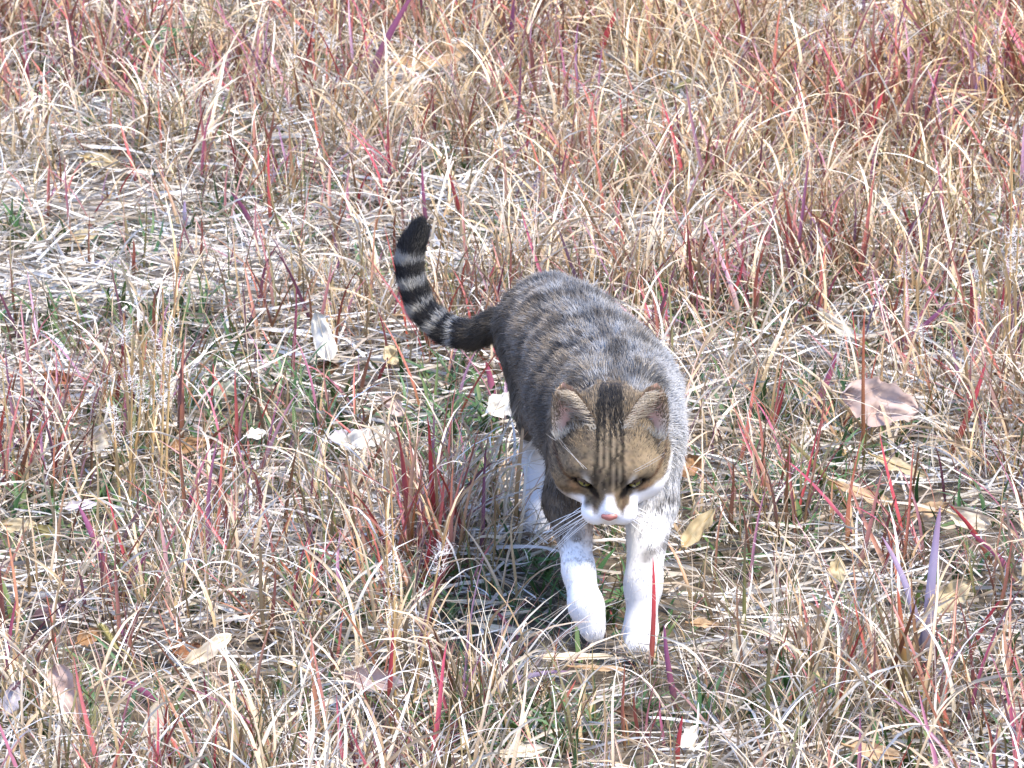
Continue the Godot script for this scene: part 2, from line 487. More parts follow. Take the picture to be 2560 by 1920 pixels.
func leaf_mesh(length: float, width: float, bend: float, cup: float, cols: Array, sd: int) -> Array:
	var v := PackedVector3Array()
	var n := PackedVector3Array()
	var c := PackedColorArray()
	var ix := PackedInt32Array()
	var NL := 16
	var NW := 8
	var mid := []
	var grid := []
	var p := Vector3.ZERO
	for j in NL + 1:
		var t := float(j) / NL
		var th := (t - 0.5) * bend * 1.6 + 0.15 * nz3(Vector3(t, sd, 0.3), 1.7)
		var along := Vector3(0, cos(th), sin(th))
		var nor := Vector3(0, -sin(th), cos(th))
		var w := width * 0.5 * pow(sin(PI * clampf(pow(t, 0.80 + 0.5 * absf(nz3(Vector3(sd, 1.5, 2.5), 1.0))), 0.0, 1.0)), 0.62) + width * 0.012
		for i in NW + 1:
			var u := float(i) / NW * 2.0 - 1.0
			var edge := 1.0 + (0.45 * nz3(Vector3(t * 3.0, sd, signf(u)), 1.3) + 0.12 * nz3(Vector3(t * 14.0, sd + 7.0, signf(u)), 1.3)) * absf(u)
			var a := u * cup * 1.1
			var rib := absf(fposmod(t * 9.0 - absf(u) * 1.1, 1.0) - 0.5) * 0.05 * width
			var q := p + Vector3(sin(a) / maxf(absf(cup) * 1.1, 0.05) * w * edge, 0, 0) + nor * ((1.0 - cos(a)) / maxf(absf(cup) * 1.1, 0.05) * w * signf(cup) + rib * (1.0 - absf(u) * 0.3) + absf(u) * w * 0.10 + 0.28 * width * nz3(Vector3(t * 2.0, u, sd), 1.1))
			grid.append(q)
			var k := clampf(0.5 + nz3(Vector3(t * 3.0, u * 1.5, sd + 4.0), 1.0) * 1.4 + (0.35 if absf(u) > 0.9 else 0.0), 0.0, 1.0)
			var vein := smoothstep(0.36, 0.5, absf(fposmod(t * 9.0 - absf(u) * 1.1, 1.0) - 0.5))
			var col: Color = (cols[0] as Color).lerp(cols[1], k * 0.75)
			c.append(col.lerp(cols[2], vein * 0.35))
		mid.append(p + nor * 0.0004)
		p += along * length / NL
	for j in NL + 1:
		for i in NW + 1:
			var o := j * (NW + 1) + i
			var dx: Vector3 = grid[j * (NW + 1) + mini(i + 1, NW)] - grid[j * (NW + 1) + maxi(i - 1, 0)]
			var dy: Vector3 = grid[mini(j + 1, NL) * (NW + 1) + i] - grid[maxi(j - 1, 0) * (NW + 1) + i]
			v.append(grid[o])
			n.append(dx.cross(dy).normalized())
	for j in NL:
		for i in NW:
			var o := j * (NW + 1) + i
			ix.append_array([o, o + NW + 1, o + 1, o + 1, o + NW + 1, o + NW + 2])
	var stalk := [mid[0] + Vector3(0, -length * 0.14, length * 0.03), mid[0] + Vector3(0, -length * 0.07, 0.0)]
	stalk.append_array(mid)
	return [arrays_mesh(v, n, c, ix), tube(stalk, 0.0009, 0.0003, 5, [cols[2], cols[2]])]

func build_leaves() -> void:
	var lm := vmat(0.6, 0.35, 0.35)
	var sd := 0
	for r in leaf_table():
		sd += 1
		var o := thing("fallen_leaf", r[0], "leaf", r[1], "fallen leaves in the grass")
		var up: float = r[5]
		var nor := Vector3(rng.randf_range(-0.15, 0.15), up, 1.0 - up).normalized()
		var right := Vector3.RIGHT
		right = (right - nor * right.dot(nor)).normalized()
		var top := nor.cross(right)
		var a := deg_to_rad(r[4])
		var y := right * cos(a) + top * sin(a)
		var b := Basis(y.cross(nor), y, nor)
		o.basis = b
		o.position = r[1] - b * Vector3(0, r[2] * 0.5, 0)
		var m := leaf_mesh(r[2], r[3], r[6], r[7], leaf_cols(r[8]), sd)
		part("leaf_blade", m[0], lm, o)
		part("midrib", m[1], lm, o)
		if sd == 1:
			var f := leaf_mesh(0.030, 0.016, 0.9, 0.9, [lin(0.16, 0.075, 0.03), lin(0.07, 0.035, 0.018), lin(0.12, 0.06, 0.03)], 90)
			var w := part("withered_foot", f[0], lm, o)
			w.position = Vector3(0.006, -0.006, 0.003)
			w.rotation = Vector3(0.2, 0.3, 1.5)

# ------------------------------------------------------------------ plants that stand out
func blade_table() -> Array:
	# label, foot, tip, bow (x, y), width, colour
	return [
		["long purple blade leaning left, of a V-shaped pair at lower left", Vector3(-0.296, 0, 0.716), Vector3(-0.323, 0.085, 0.713), Vector2(0.004, 0.001), 0.0078, "purple"],
		["shorter dark purple blade of the V-shaped pair at lower left", Vector3(-0.295, 0, 0.722), Vector3(-0.271, 0.053, 0.728), Vector2(-0.002, 0.001), 0.0066, "purple"],
		["broad lilac blade standing tall at the lower right", Vector3(0.300, 0, 0.876), Vector3(0.309, 0.128, 0.877), Vector2(-0.002, 0.000), 0.0093, "lilac"],
		["curving lilac blade left of the tall broad lilac one", Vector3(0.297, 0, 0.871), Vector3(0.267, 0.106, 0.879), Vector2(0.008, 0.002), 0.0070, "lilac"],
		["orange and olive blade before the lilac pair", Vector3(0.282, 0, 0.937), Vector3(0.275, 0.086, 0.946), Vector2(0.001, 0.000), 0.0057, "orange"],
		["red blade standing right in front of the white foreleg", Vector3(0.099, 0, 0.876), Vector3(0.102, 0.087, 0.868), Vector2(0.002, -0.000), 0.0044, "red"],
		["thin red blade crossing the standing foreleg on its right side", Vector3(0.071, 0, 0.738), Vector3(0.050, 0.018, 0.729), Vector2(-0.001, -0.001), 0.0024, "red"],
		["magenta blade slanting across the upper right corner", Vector3(0.460, 0, -1.213), Vector3(0.388, 0.101, -1.198), Vector2(-0.003, -0.002), 0.0072, "magenta"],
		["wide purple blade slanting up beside the tan arched leaf", Vector3(-0.150, 0, -1.154), Vector3(-0.097, 0.113, -1.156), Vector2(-0.004, 0.002), 0.0096, "purple"],
		["bright red blade leaning right in the upper right grass", Vector3(0.319, 0, -0.891), Vector3(0.356, 0.067, -0.893), Vector2(0.003, -0.002), 0.0085, "red"],
		["crimson blade leaning right beneath the bright red one", Vector3(0.346, 0, -0.766), Vector3(0.386, 0.056, -0.746), Vector2(0.002, -0.001), 0.0068, "red"],
		["lilac blade bowed low over the straw at bottom centre", Vector3(-0.043, 0, 0.952), Vector3(0.040, 0.027, 0.956), Vector2(-0.002, 0.007), 0.0057, "lilac"],
		["long olive blade falling right of the cat", Vector3(0.268, 0, 0.416), Vector3(0.210, 0.069, 0.432), Vector2(0.002, 0.002), 0.0050, "olive"],
		["mauve blade bending right of the cat's shoulder", Vector3(0.242, 0, 0.110), Vector3(0.268, 0.056, 0.114), Vector2(0.003, -0.001), 0.0073, "magenta"],
		["dark red blade leaning right beside the mauve one", Vector3(0.207, 0, 0.163), Vector3(0.224, 0.046, 0.172), Vector2(0.001, -0.001), 0.0053, "red"],
		["long crimson blade leaning right near the right edge", Vector3(0.352, 0, 0.215), Vector3(0.385, 0.071, 0.210), Vector2(0.002, -0.001), 0.0059, "red"],
		["upright rust blade behind the pink leaf", Vector3(0.284, 0, 0.273), Vector3(0.282, 0.131, 0.282), Vector2(-0.001, 0.000), 0.0035, "rust"],
		["purple blade leaning far right in the right-hand grass", Vector3(0.310, 0, -0.135), Vector3(0.374, 0.043, -0.119), Vector2(0.002, -0.003), 0.0062, "purple"],
		["lilac and pink blade above the cat's back", Vector3(0.009, 0, -0.645), Vector3(0.026, 0.043, -0.639), Vector2(0.002, -0.001), 0.0067, "lilac"],
		["red blade leaning right at the top centre", Vector3(0.081, 0, -1.313), Vector3(0.108, 0.069, -1.301), Vector2(-0.003, 0.001), 0.0090, "red"],
		["upright purple blade at the top centre", Vector3(-0.002, 0, -1.354), Vector3(0.002, 0.069, -1.344), Vector2(-0.001, 0.000), 0.0082, "purple"],
		["pink blade bending left at the top centre", Vector3(0.016, 0, -1.193), Vector3(-0.034, 0.041, -1.201), Vector2(-0.002, -0.002), 0.0048, "magenta"],
		["red blade standing just right of the tail tip", Vector3(-0.044, 0, -0.561), Vector3(-0.058, 0.063, -0.549), Vector2(0.001, 0.000), 0.0051, "red"],
		["thin purple blade beside the black tail tip", Vector3(-0.076, 0, -0.529), Vector3(-0.082, 0.076, -0.521), Vector2(-0.001, -0.000), 0.0044, "purple"],
		["mauve blade hanging beneath the rump of the cat", Vector3(-0.017, 0, 0.042), Vector3(-0.022, 0.029, 0.041), Vector2(0.002, 0.000), 0.0074, "magenta"],
		["upright red blade at the upper left", Vector3(-0.220, 0, -0.553), Vector3(-0.223, 0.086, -0.562), Vector2(-0.001, -0.000), 0.0037, "red"],
		["purple blade bending left at the upper left", Vector3(-0.234, 0, -0.545), Vector3(-0.257, 0.049, -0.529), Vector2(0.003, 0.002), 0.0059, "purple"],
		["lilac blade on the bare patch at left", Vector3(-0.297, 0, -0.545), Vector3(-0.299, 0.038, -0.541), Vector2(-0.001, -0.000), 0.0059, "lilac"],
		["lilac blade arching over the bare patch", Vector3(-0.391, 0, -0.400), Vector3(-0.342, 0.012, -0.389), Vector2(0.001, 0.009), 0.0057, "lilac"],
		["dark red blade with a broad base near the left edge", Vector3(-0.396, 0, 0.083), Vector3(-0.383, 0.035, 0.099), Vector2(0.001, -0.000), 0.0053, "red"],
		["pink blade at the bottom left edge", Vector3(-0.364, 0, 0.947), Vector3(-0.353, 0.081, 0.959), Vector2(-0.002, 0.000), 0.0040, "magenta"],
		["wide purple blade lying low at the bottom left", Vector3(-0.230, 0, 0.987), Vector3(-0.280, 0.038, 1.005), Vector2(0.001, 0.002), 0.0063, "purple"],
		["short purple blade behind the foxtail", Vector3(-0.275, 0, 0.824), Vector3(-0.287, 0.025, 0.826), Vector2(-0.001, -0.000), 0.0041, "purple"],
		["orange brown blade at lower centre left", Vector3(-0.145, 0, 0.672), Vector3(-0.174, 0.035, 0.686), Vector2(-0.002, -0.002), 0.0042, "orange"],
		["red blade in the bottom centre left grass", Vector3(-0.087, 0, 0.987), Vector3(-0.084, 0.069, 0.991), Vector2(-0.001, 0.000), 0.0045, "red"],
		["dark red blade left of the hind foot grass", Vector3(-0.072, 0, 0.672), Vector3(-0.061, 0.055, 0.690), Vector2(0.002, -0.000), 0.0042, "red"],
		["mauve blade crossing the straw strips", Vector3(0.009, 0, 0.771), Vector3(-0.016, 0.028, 0.787), Vector2(0.001, 0.001), 0.0036, "magenta"],
		["rust blade below the lilac bowed blade", Vector3(0.013, 0, 1.017), Vector3(0.045, 0.036, 1.010), Vector2(0.001, -0.001), 0.0034, "rust"],
		["red blade at the lower right of the forelegs", Vector3(0.182, 0, 0.824), Vector3(0.192, 0.026, 0.818), Vector2(0.001, -0.000), 0.0047, "red"],
		["purple brown blade standing nearest the camera before the foreleg", Vector3(0.120, 0, 0.977), Vector3(0.108, 0.067, 0.974), Vector2(-0.002, -0.000), 0.0051, "purple"],
		["tall olive blade at the bottom right", Vector3(0.179, 0, 1.075), Vector3(0.179, 0.096, 1.094), Vector2(-0.001, 0.000), 0.0039, "olive"],
		["thin dark green blade with a purple tip at lower right", Vector3(0.170, 0, 0.866), Vector3(0.169, 0.109, 0.869), Vector2(-0.001, 0.000), 0.0032, "olive"],
		["red blade bending left at the lower right", Vector3(0.366, 0, 0.605), Vector3(0.331, 0.059, 0.613), Vector2(0.003, 0.002), 0.0043, "red"],
		["magenta blade from the right edge", Vector3(0.385, 0, 0.672), Vector3(0.343, 0.053, 0.671), Vector2(0.003, 0.003), 0.0054, "magenta"],
		["crimson blade leaning right near the lower right edge", Vector3(0.333, 0, 0.834), Vector3(0.356, 0.047, 0.839), Vector2(-0.002, 0.001), 0.0041, "red"],
		["red blade at the bottom edge below the cat", Vector3(0.114, 0, 1.113), Vector3(0.118, 0.041, 1.115), Vector2(-0.001, 0.000), 0.0044, "red"],
		["red blade right of the cat's back", Vector3(0.178, 0, -0.231), Vector3(0.202, 0.057, -0.231), Vector2(0.004, -0.002), 0.0042, "red"],
		["olive blade leaning right behind the cat", Vector3(0.230, 0, -0.353), Vector3(0.261, 0.038, -0.346), Vector2(0.002, -0.001), 0.0064, "olive"],
		["rust blade behind the bright red one", Vector3(0.291, 0, -0.801), Vector3(0.341, 0.048, -0.793), Vector2(-0.002, 0.002), 0.0061, "rust"],
		["pink blade leaning left behind the cat", Vector3(0.136, 0, -0.766), Vector3(0.105, 0.046, -0.749), Vector2(0.002, 0.001), 0.0053, "magenta"],
		["red blade by the propped cream leaf", Vector3(-0.196, 0, 0.738), Vector3(-0.209, 0.035, 0.749), Vector2(0.002, 0.001), 0.0039, "red"],
	]

func blade_cols(k: String) -> Array:
	match k:
		"purple": return [lin(0.16, 0.13, 0.07), lin(0.22, 0.08, 0.12), lin(0.27, 0.08, 0.16), lin(0.30, 0.09, 0.17)]
		"lilac": return [lin(0.20, 0.20, 0.14), lin(0.32, 0.27, 0.36), lin(0.40, 0.34, 0.47), lin(0.38, 0.22, 0.32)]
		"red": return [lin(0.20, 0.11, 0.05), lin(0.36, 0.08, 0.06), lin(0.48, 0.055, 0.065), lin(0.50, 0.06, 0.08)]
		"magenta": return [lin(0.26, 0.14, 0.13), lin(0.38, 0.13, 0.20), lin(0.48, 0.12, 0.20), lin(0.55, 0.10, 0.16)]
		"orange": return [lin(0.16, 0.15, 0.05), lin(0.28, 0.20, 0.07), lin(0.48, 0.18, 0.08), lin(0.55, 0.12, 0.08)]
		"rust": return [lin(0.18, 0.10, 0.05), lin(0.32, 0.13, 0.06), lin(0.38, 0.14, 0.07), lin(0.45, 0.10, 0.07)]
	return [lin(0.12, 0.14, 0.045), lin(0.19, 0.19, 0.06), lin(0.22, 0.20, 0.07), lin(0.26, 0.13, 0.11)]

func tuft_table() -> Array:
	return [
		["tall golden stalks with white fluff standing at the left", [[Vector3(-0.274, 0, 0.401), Vector3(-0.261, 0.202, 0.396)], [Vector3(-0.309, 0, 0.401), Vector3(-0.316, 0.093, 0.396)], [Vector3(-0.298, 0, 0.381), Vector3(-0.306, 0.151, 0.376)], [Vector3(-0.288, 0, 0.330), Vector3(-0.283, 0.133, 0.325)], [Vector3(-0.305, 0, 0.336), Vector3(-0.293, 0.127, 0.331)], [Vector3(-0.280, 0, 0.380), Vector3(-0.275, 0.171, 0.375)], [Vector3(-0.303, 0, 0.392), Vector3(-0.299, 0.116, 0.387)]]],
		["pair of tall golden stalks with fluff, left of the lifted paw", [[Vector3(-0.085, 0, 0.947), Vector3(-0.087, 0.179, 0.942)], [Vector3(-0.072, 0, 0.947), Vector3(-0.044, 0.138, 0.942)], [Vector3(-0.082, 0, 0.952), Vector3(-0.090, 0.154, 0.947)]]],
		["sheaf of golden stalks at the top right", [[Vector3(0.344, 0, -1.058), Vector3(0.339, 0.135, -1.063)], [Vector3(0.335, 0, -1.077), Vector3(0.322, 0.131, -1.082)], [Vector3(0.321, 0, -1.096), Vector3(0.304, 0.124, -1.101)], [Vector3(0.350, 0, -1.096), Vector3(0.357, 0.108, -1.101)]]],
		["golden stalks near the right edge, at mid height", [[Vector3(0.414, 0, -0.042), Vector3(0.416, 0.128, -0.047)], [Vector3(0.418, 0, 0.000), Vector3(0.418, 0.199, -0.005)], [Vector3(0.410, 0, -0.085), Vector3(0.395, 0.097, -0.090)], [Vector3(0.427, 0, -0.028), Vector3(0.429, 0.158, -0.033)]]],
		["golden stalks near the right edge, at the top", [[Vector3(0.479, 0, -1.020), Vector3(0.476, 0.115, -1.025)], [Vector3(0.467, 0, -1.039), Vector3(0.454, 0.115, -1.044)]]],
		["golden stalks behind the pink leaf", [[Vector3(0.345, 0, 0.008), Vector3(0.339, 0.091, 0.003)], [Vector3(0.334, 0, -0.142), Vector3(0.336, 0.098, -0.147)]]],
		["golden stalks at the top left of the middle", [[Vector3(-0.218, 0, -1.067), Vector3(-0.215, 0.105, -1.072)], [Vector3(-0.193, 0, -1.173), Vector3(-0.193, 0.101, -1.178)], [Vector3(-0.185, 0, -1.154), Vector3(-0.176, 0.096, -1.159)]]],
	]

func fox_table() -> Array:
	return [
		["yellow green foxtail seed head leaning left in the lower left grass", Vector3(-0.268, 0, 0.907), Vector3(-0.285, 0.031, 0.911), Vector3(-0.296, 0.050, 0.915), 0.0040],
		["pale cream foxtail seed head hanging down at the bottom left", Vector3(-0.288, 0, 1.046), Vector3(-0.292, 0.029, 1.050), Vector3(-0.297, 0.005, 1.054), 0.0035],
		["yellow foxtail seed head at the lower right", Vector3(0.277, 0, 1.017), Vector3(0.267, 0.028, 1.021), Vector3(0.252, 0.040, 1.025), 0.0045],
		["yellow green foxtail on a long slanting stem at the top right of the middle", Vector3(0.086, 0, -0.973), Vector3(0.159, 0.054, -0.969), Vector3(0.178, 0.065, -0.965), 0.0040],
		["small tan foxtail left of the cat's foreleg", Vector3(-0.026, 0, 0.650), Vector3(-0.023, 0.014, 0.654), Vector3(-0.018, 0.030, 0.658), 0.0035],
		["faint tan foxtail head in the lower left straw", Vector3(-0.184, 0, 0.917), Vector3(-0.189, 0.012, 0.921), Vector3(-0.194, 0.023, 0.925), 0.0030],
		["upright yellow green foxtail behind the cat at the top", Vector3(0.062, 0, -0.927), Vector3(0.059, 0.030, -0.923), Vector3(0.057, 0.063, -0.919), 0.0035],
	]

func weed_table() -> Array:
	return [
		["small green weed just left of the lifted foreleg", Vector3(0.026, 0, 0.639), 0.029, 10],
		["green weed between the two forelegs, behind them", Vector3(0.073, 0, 0.694), 0.030, 12],
		["feathery green weed on the straw right of the forelegs", Vector3(0.181, 0, 0.582), 0.021, 12],
		["green weed at the foot of the red blades at lower right", Vector3(0.253, 0, 0.738), 0.024, 10],
		["low green weed near the left edge", Vector3(-0.368, 0, 0.429), 0.019, 10],
		["green weed right of the cat's back", Vector3(0.198, 0, -0.187), 0.021, 10],
		["dark green weed under the tuft at the upper left", Vector3(-0.368, 0, -1.344), 0.053, 14],
		["green weed at lower centre below the straw strips", Vector3(-0.009, 0, 0.834), 0.016, 10],
		["green weed at the bottom left edge", Vector3(-0.345, 0, 0.876), 0.020, 10],
	]

func bezier(a: Vector3, m: Vector3, b: Vector3, t: float) -> Vector3:
	return a.lerp(m, t).lerp(m.lerp(b, t), t)

func build_plants() -> void:
	var bm := vmat(0.36, 0.5, 0.3)
	for r in blade_table():
		var foot: Vector3 = r[1]
		foot.y = gh(foot.x, foot.z)
		var tip: Vector3 = r[2]
		var bow: Vector2 = r[3]
		var o := thing("grass_blade", r[0], "grass blade", foot, "broad coloured grass blades")
		var end := tip - foot
		var m := end * 0.5 + Vector3(bow.x, bow.y, 0.0) * 2.0 + Vector3(0, 0, rng.randf_range(-0.01, 0.01))
		var pts := []
		var sides := []
		var widths := []
		var tw := rng.randf_range(-0.5, 0.5)
		for i in 15:
			var t := i / 14.0
			pts.append(bezier(Vector3.ZERO, m, end, t))
			var d := end.normalized()
			var s := d.cross(Vector3(sin(tw * (t - 0.4) * 2.0), 0.25, cos(tw * (t - 0.4) * 2.0))).normalized()
			sides.append(s)
			widths.append(r[4] * 0.5 * minf(1.0, 0.55 + 1.5 * t) * pow(maxf(1.0 - t, 0.0), 0.45) + 0.00015)
		part("leaf_blade", ribbon(pts, sides, widths, 0.35, blade_cols(r[5])), bm, o)
		var sh := []
		for i in 4:
			sh.append(bezier(Vector3.ZERO, m, end, i * 0.06) + Vector3(0, 0, -0.0008))
		part("sheath", tube(sh, r[4] * 0.22, r[4] * 0.10, 6, [lin(0.22, 0.15, 0.08), lin(0.26, 0.18, 0.09)]), bm, o)
	# golden stalks
	var gm := vmat(0.5, 0.4, 0.3)
	var gold := [lin(0.46, 0.30, 0.12), lin(0.58, 0.40, 0.18), lin(0.55, 0.36, 0.16), lin(0.42, 0.24, 0.11)]
	for r in tuft_table():
		var first: Vector3 = r[1][0][0]
		first.y = gh(first.x, first.z)
		var o := thing("golden_stalks", r[0], "dry grass tuft", first, "tall golden stalks")
		for st in r[1]:
			var a: Vector3 = st[0] - first
			a.y = gh(st[0].x, st[0].z) - first.y
			var b: Vector3 = st[1] - first
			var m := (a + b) * 0.5 + Vector3(rng.randf_range(-0.006, 0.006), 0, rng.randf_range(-0.01, 0.01))
			var pts := []
			for i in 13:
				pts.append(bezier(a, m, b, i / 12.0))
			part("stalk", tube(pts, 0.0013, 0.0006, 6, gold), gm, o)
			var len_ := a.distance_to(b)
			# narrow dry leaves that hug the stalk and fluff where the seeds were
			for i in 6:
				var t := rng.randf_range(0.12, 0.95)
				var s0 := bezier(a, m, b, t)
				var yaw := rng.randf() * TAU
				var out_ := Vector3(cos(yaw), 0, sin(yaw))
				var l := rng.randf_range(0.025, 0.065) * (0.6 + len_ * 3.0)
				var lp := []
				var ls := []
				var lw := []
				for k in 9:
					var q := k / 8.0
					lp.append(s0 + Vector3.UP * (l * (q * 0.9 - q * q * rng.randf_range(0.05, 0.12))) + out_ * (l * (0.12 * q + 0.32 * q * q)))
					ls.append(out_.cross(Vector3.UP).rotated(Vector3.UP, q * 0.8))
					lw.append(0.0013 * pow(1.0 - q, 0.6) + 0.0001)
				part("dry_leaf", ribbon(lp, ls, lw, 0.3, [lin(0.50, 0.32, 0.14), lin(0.62, 0.46, 0.25), lin(0.66, 0.54, 0.36)]), gm, o)
			var hairs := SurfaceTool.new()
			hairs.begin(Mesh.PRIMITIVE_TRIANGLES)
			for h in 3:
				var s0 := bezier(a, m, b, rng.randf_range(0.45, 0.9))
				for i in 26:
					var d := Vector3(rng.randfn(), rng.randfn() * 0.7 + 0.5, rng.randfn()).normalized()
					var e := s0 + Vector3(rng.randfn(), rng.randfn() * 2.0, rng.randfn()) * 0.002
					var sd := d.cross(Vector3(0.1, 0.3, 1)).normalized() * 0.00016
					var l := rng.randf_range(0.005, 0.012)
					hairs.set_normal(Vector3(0, 0.5, 0.86))
					hairs.add_vertex(e - sd)
					hairs.set_normal(Vector3(0, 0.5, 0.86))
					hairs.add_vertex(e + d * l)
					hairs.set_normal(Vector3(0, 0.5, 0.86))
					hairs.add_vertex(e + sd)
			var fm := StandardMaterial3D.new()
			fm.albedo_color = Color(0.92, 0.90, 0.88)
			fm.cull_mode = BaseMaterial3D.CULL_DISABLED
			var fl := part("seed_fluff", hairs.commit(), fm, o)
			fl.set_meta("kind", "stuff")
	# foxtails
	for r in fox_table():
		var foot: Vector3 = r[1]
		foot.y = gh(foot.x, foot.z)
		var o := thing("foxtail", r[0], "foxtail grass", foot, "foxtail seed heads")
		var a: Vector3 = r[2] - foot
		var b: Vector3 = r[3] - foot
		var pts := []
		for i in 9:
			pts.append(bezier(Vector3.ZERO, Vector3(a.x * 0.4, a.y * 0.8 + 0.006, a.z * 0.4), a, i / 8.0))
		part("stem", tube(pts, 0.0009, 0.0006, 5, [lin(0.42, 0.34, 0.14), lin(0.52, 0.46, 0.20)]), gm, o)
		var head := SurfaceTool.new()
		head.begin(Mesh.PRIMITIVE_TRIANGLES)
		var dir := (b - a).normalized()
		var u := dir.cross(Vector3(0.2, 0.1, 1)).normalized()
		var w := dir.cross(u)
		for i in 420:
			var t := rng.randf()
			var ph := rng.randf() * TAU
			var out_ := u * cos(ph) + w * sin(ph)
			var rad: float = r[4] * sqrt(sin(PI * clampf(t * 0.92 + 0.06, 0.0, 1.0)))
			var p0 := a.lerp(b, t) + out_ * rad * 0.35
			var p1 := p0 + out_ * rad * rng.randf_range(0.6, 1.1) + dir * rad * rng.randf_range(0.6, 1.6)
			var sd := dir.cross(out_) * 0.00035
			var k := rng.randf_range(0.7, 1.2)
			head.set_color(Color(0.56 * k, 0.50 * k, 0.22 * k))
			head.set_normal(out_)
			head.add_vertex(p0 - sd)
			head.set_normal(out_)
			head.add_vertex(p1)
			head.set_normal(out_)
			head.add_vertex(p0 + sd)
		part("seed_head", head.commit(), gm, o)
		var core := []
		for i in 6:
			core.append(a.lerp(b, i / 5.0))
		part("seed_core", tube(core, r[4] * 0.45, r[4] * 0.25, 7, [lin(0.40, 0.36, 0.15), lin(0.50, 0.44, 0.20)]), gm, o)
	# weeds
	var wm := vmat(0.5, 0.4, 0.4)
	for r in weed_table():
		var foot: Vector3 = r[1]
		foot.y = gh(foot.x, foot.z)
		var o := thing("green_weed", r[0], "weed", foot, "small green weeds")
		for s in 4:
			var yaw := rng.randf() * TAU
			var top: Vector3 = Vector3(cos(yaw) * 0.5, rng.randf_range(0.6, 1.0), sin(yaw) * 0.5) * r[2]
			part("stem", tube([Vector3.ZERO, top * 0.5 + Vector3(0, r[2] * 0.1, 0), top], 0.0008, 0.0004, 5, [lin(0.10, 0.14, 0.05), lin(0.10, 0.18, 0.06)]), wm, o)
			for i in int(r[3]):
				var t := rng.randf_range(0.15, 1.0)
				var ph := i * 2.4
				var out_ := Vector3(cos(ph), rng.randf_range(0.1, 0.7), sin(ph)).normalized()
				var l: float = r[2] * rng.randf_range(0.35, 0.6)
				var lp := []
				var ls := []
				var lw := []
				for k in 6:
					var q := k / 5.0
					lp.append(top * t + out_ * l * q - Vector3(0, l * 0.3 * q * q, 0))
					ls.append(out_.cross(Vector3.UP).normalized())
					lw.append(l * 0.14 * sin(PI * (0.08 + q * 0.92)) + 0.0001)
				var g := rng.randf_range(0.7, 1.3)
				part("leaf", ribbon(lp, ls, lw, 0.2, [lin(0.06 * g, 0.13 * g, 0.035 * g), lin(0.09 * g, 0.19 * g, 0.05 * g)]), wm, o)
	# a dry seed pod, left of the cat under its tail
	var pod := thing("seed_pod", "dark dried seed pod hanging in the grass below the white upright leaf", "seed pod", Vector3(-0.1295, 0.012, 0.05))
	var pv := net([ball(Vector3(0, 0, 0), Vector3(0.0055, 0.0060, 0.0055), 0, 0.003), ball(Vector3(0.005, 0.001, 0.002), Vector3(0.0035, 0.003, 0.003), 0, 0.003), ball(Vector3(-0.003, -0.005, 0.002), Vector3(0.003, 0.003, 0.003), 0, 0.003)], Vector3(-0.012, -0.012, -0.010), Vector3(0.014, 0.010, 0.010), 0.0012)
	var pn := PackedVector3Array()
	var pc := PackedColorArray()
	var pp := PackedVector3Array()
	for p: Vector3 in pv[0]:
		var k := nz3(p, 260.0)
		pp.append(p * (1.0 + 0.25 * k))
		pn.append((p.normalized() + Vector3(k, nz3(p, 310.0), 0) * 0.8).normalized())
		pc.append(lin(0.085, 0.06, 0.05).lerp(lin(0.16, 0.12, 0.11), clampf(0.5 + k, 0.0, 1.0)))
	part("husk", arrays_mesh(pp, pn, pc, pv[1]), vmat(0.8, 0.3), pod)
	part("stem", tube([Vector3(0, 0.004, 0), Vector3(0.004, -0.004, -0.004), Vector3(0.006, -0.014, -0.006)], 0.0009, 0.0009, 5, [lin(0.16, 0.11, 0.07), lin(0.18, 0.13, 0.08)]), gm, pod)

# ------------------------------------------------------------------ the cat
const CAT := Vector3(0.06, 0.0, 0.64)
const TORSO := 0
const TAIL := 1
const FORE_L := 2
const FORE_R := 3
const HIND := 4
const HEAD := 5

var head_at := Vector3(0.0715, 0.1530, 0.818)
var head_basis := Basis()
var bones := []

func bone(a: Vector3, ra: float, b: Vector3, rb: float, what: int, t0 := 0.0, t1 := 1.0, k := 0.016) -> Dictionary:
	return {"a": a, "b": b, "ra": ra, "rb": rb, "what": what, "t0": t0, "t1": t1, "k": k, "e": Vector3.ZERO, "sub": false}

func ball(c: Vector3, e: Vector3, what: int, k := 0.010, sub := false) -> Dictionary:
	return {"a": c, "b": c, "ra": maxf(e.x, maxf(e.y, e.z)), "rb": 0.0, "what": what, "t0": 0.0, "t1": 0.0, "k": k, "e": e, "sub": sub}

func chain(list: Array, what: int, k := 0.016) -> Array:
	var out := []
	for i in list.size() - 1:
		out.append(bone(list[i][0], list[i][1], list[i + 1][0], list[i + 1][1], what, float(i) / (list.size() - 1), float(i + 1) / (list.size() - 1), k))
	return out

func dist(pr: Dictionary, p: Vector3) -> float:
	var e: Vector3 = pr.e
	if e != Vector3.ZERO:
		var q: Vector3 = p - pr.a
		var k0 := (q / e).length()
		var k1 := (q / (e * e)).length()
		return k0 * (k0 - 1.0) / maxf(k1, 1e-6)
	var pa: Vector3 = p - pr.a
	var ba: Vector3 = pr.b - pr.a
	var h := clampf(pa.dot(ba) / maxf(ba.length_squared(), 1e-9), 0.0, 1.0)
	return (pa - ba * h).length() - lerpf(pr.ra, pr.rb, h)

func field(prims: Array, p: Vector3) -> float:
	var f := 1.0
	for pr in prims:
		var d := dist(pr, p)
		if pr.sub:
			f = maxf(f, -d)
		else:
			var h: float = maxf(pr.k - absf(f - d), 0.0) / pr.k
			f = minf(f, d) - h * h * pr.k * 0.25
	return f

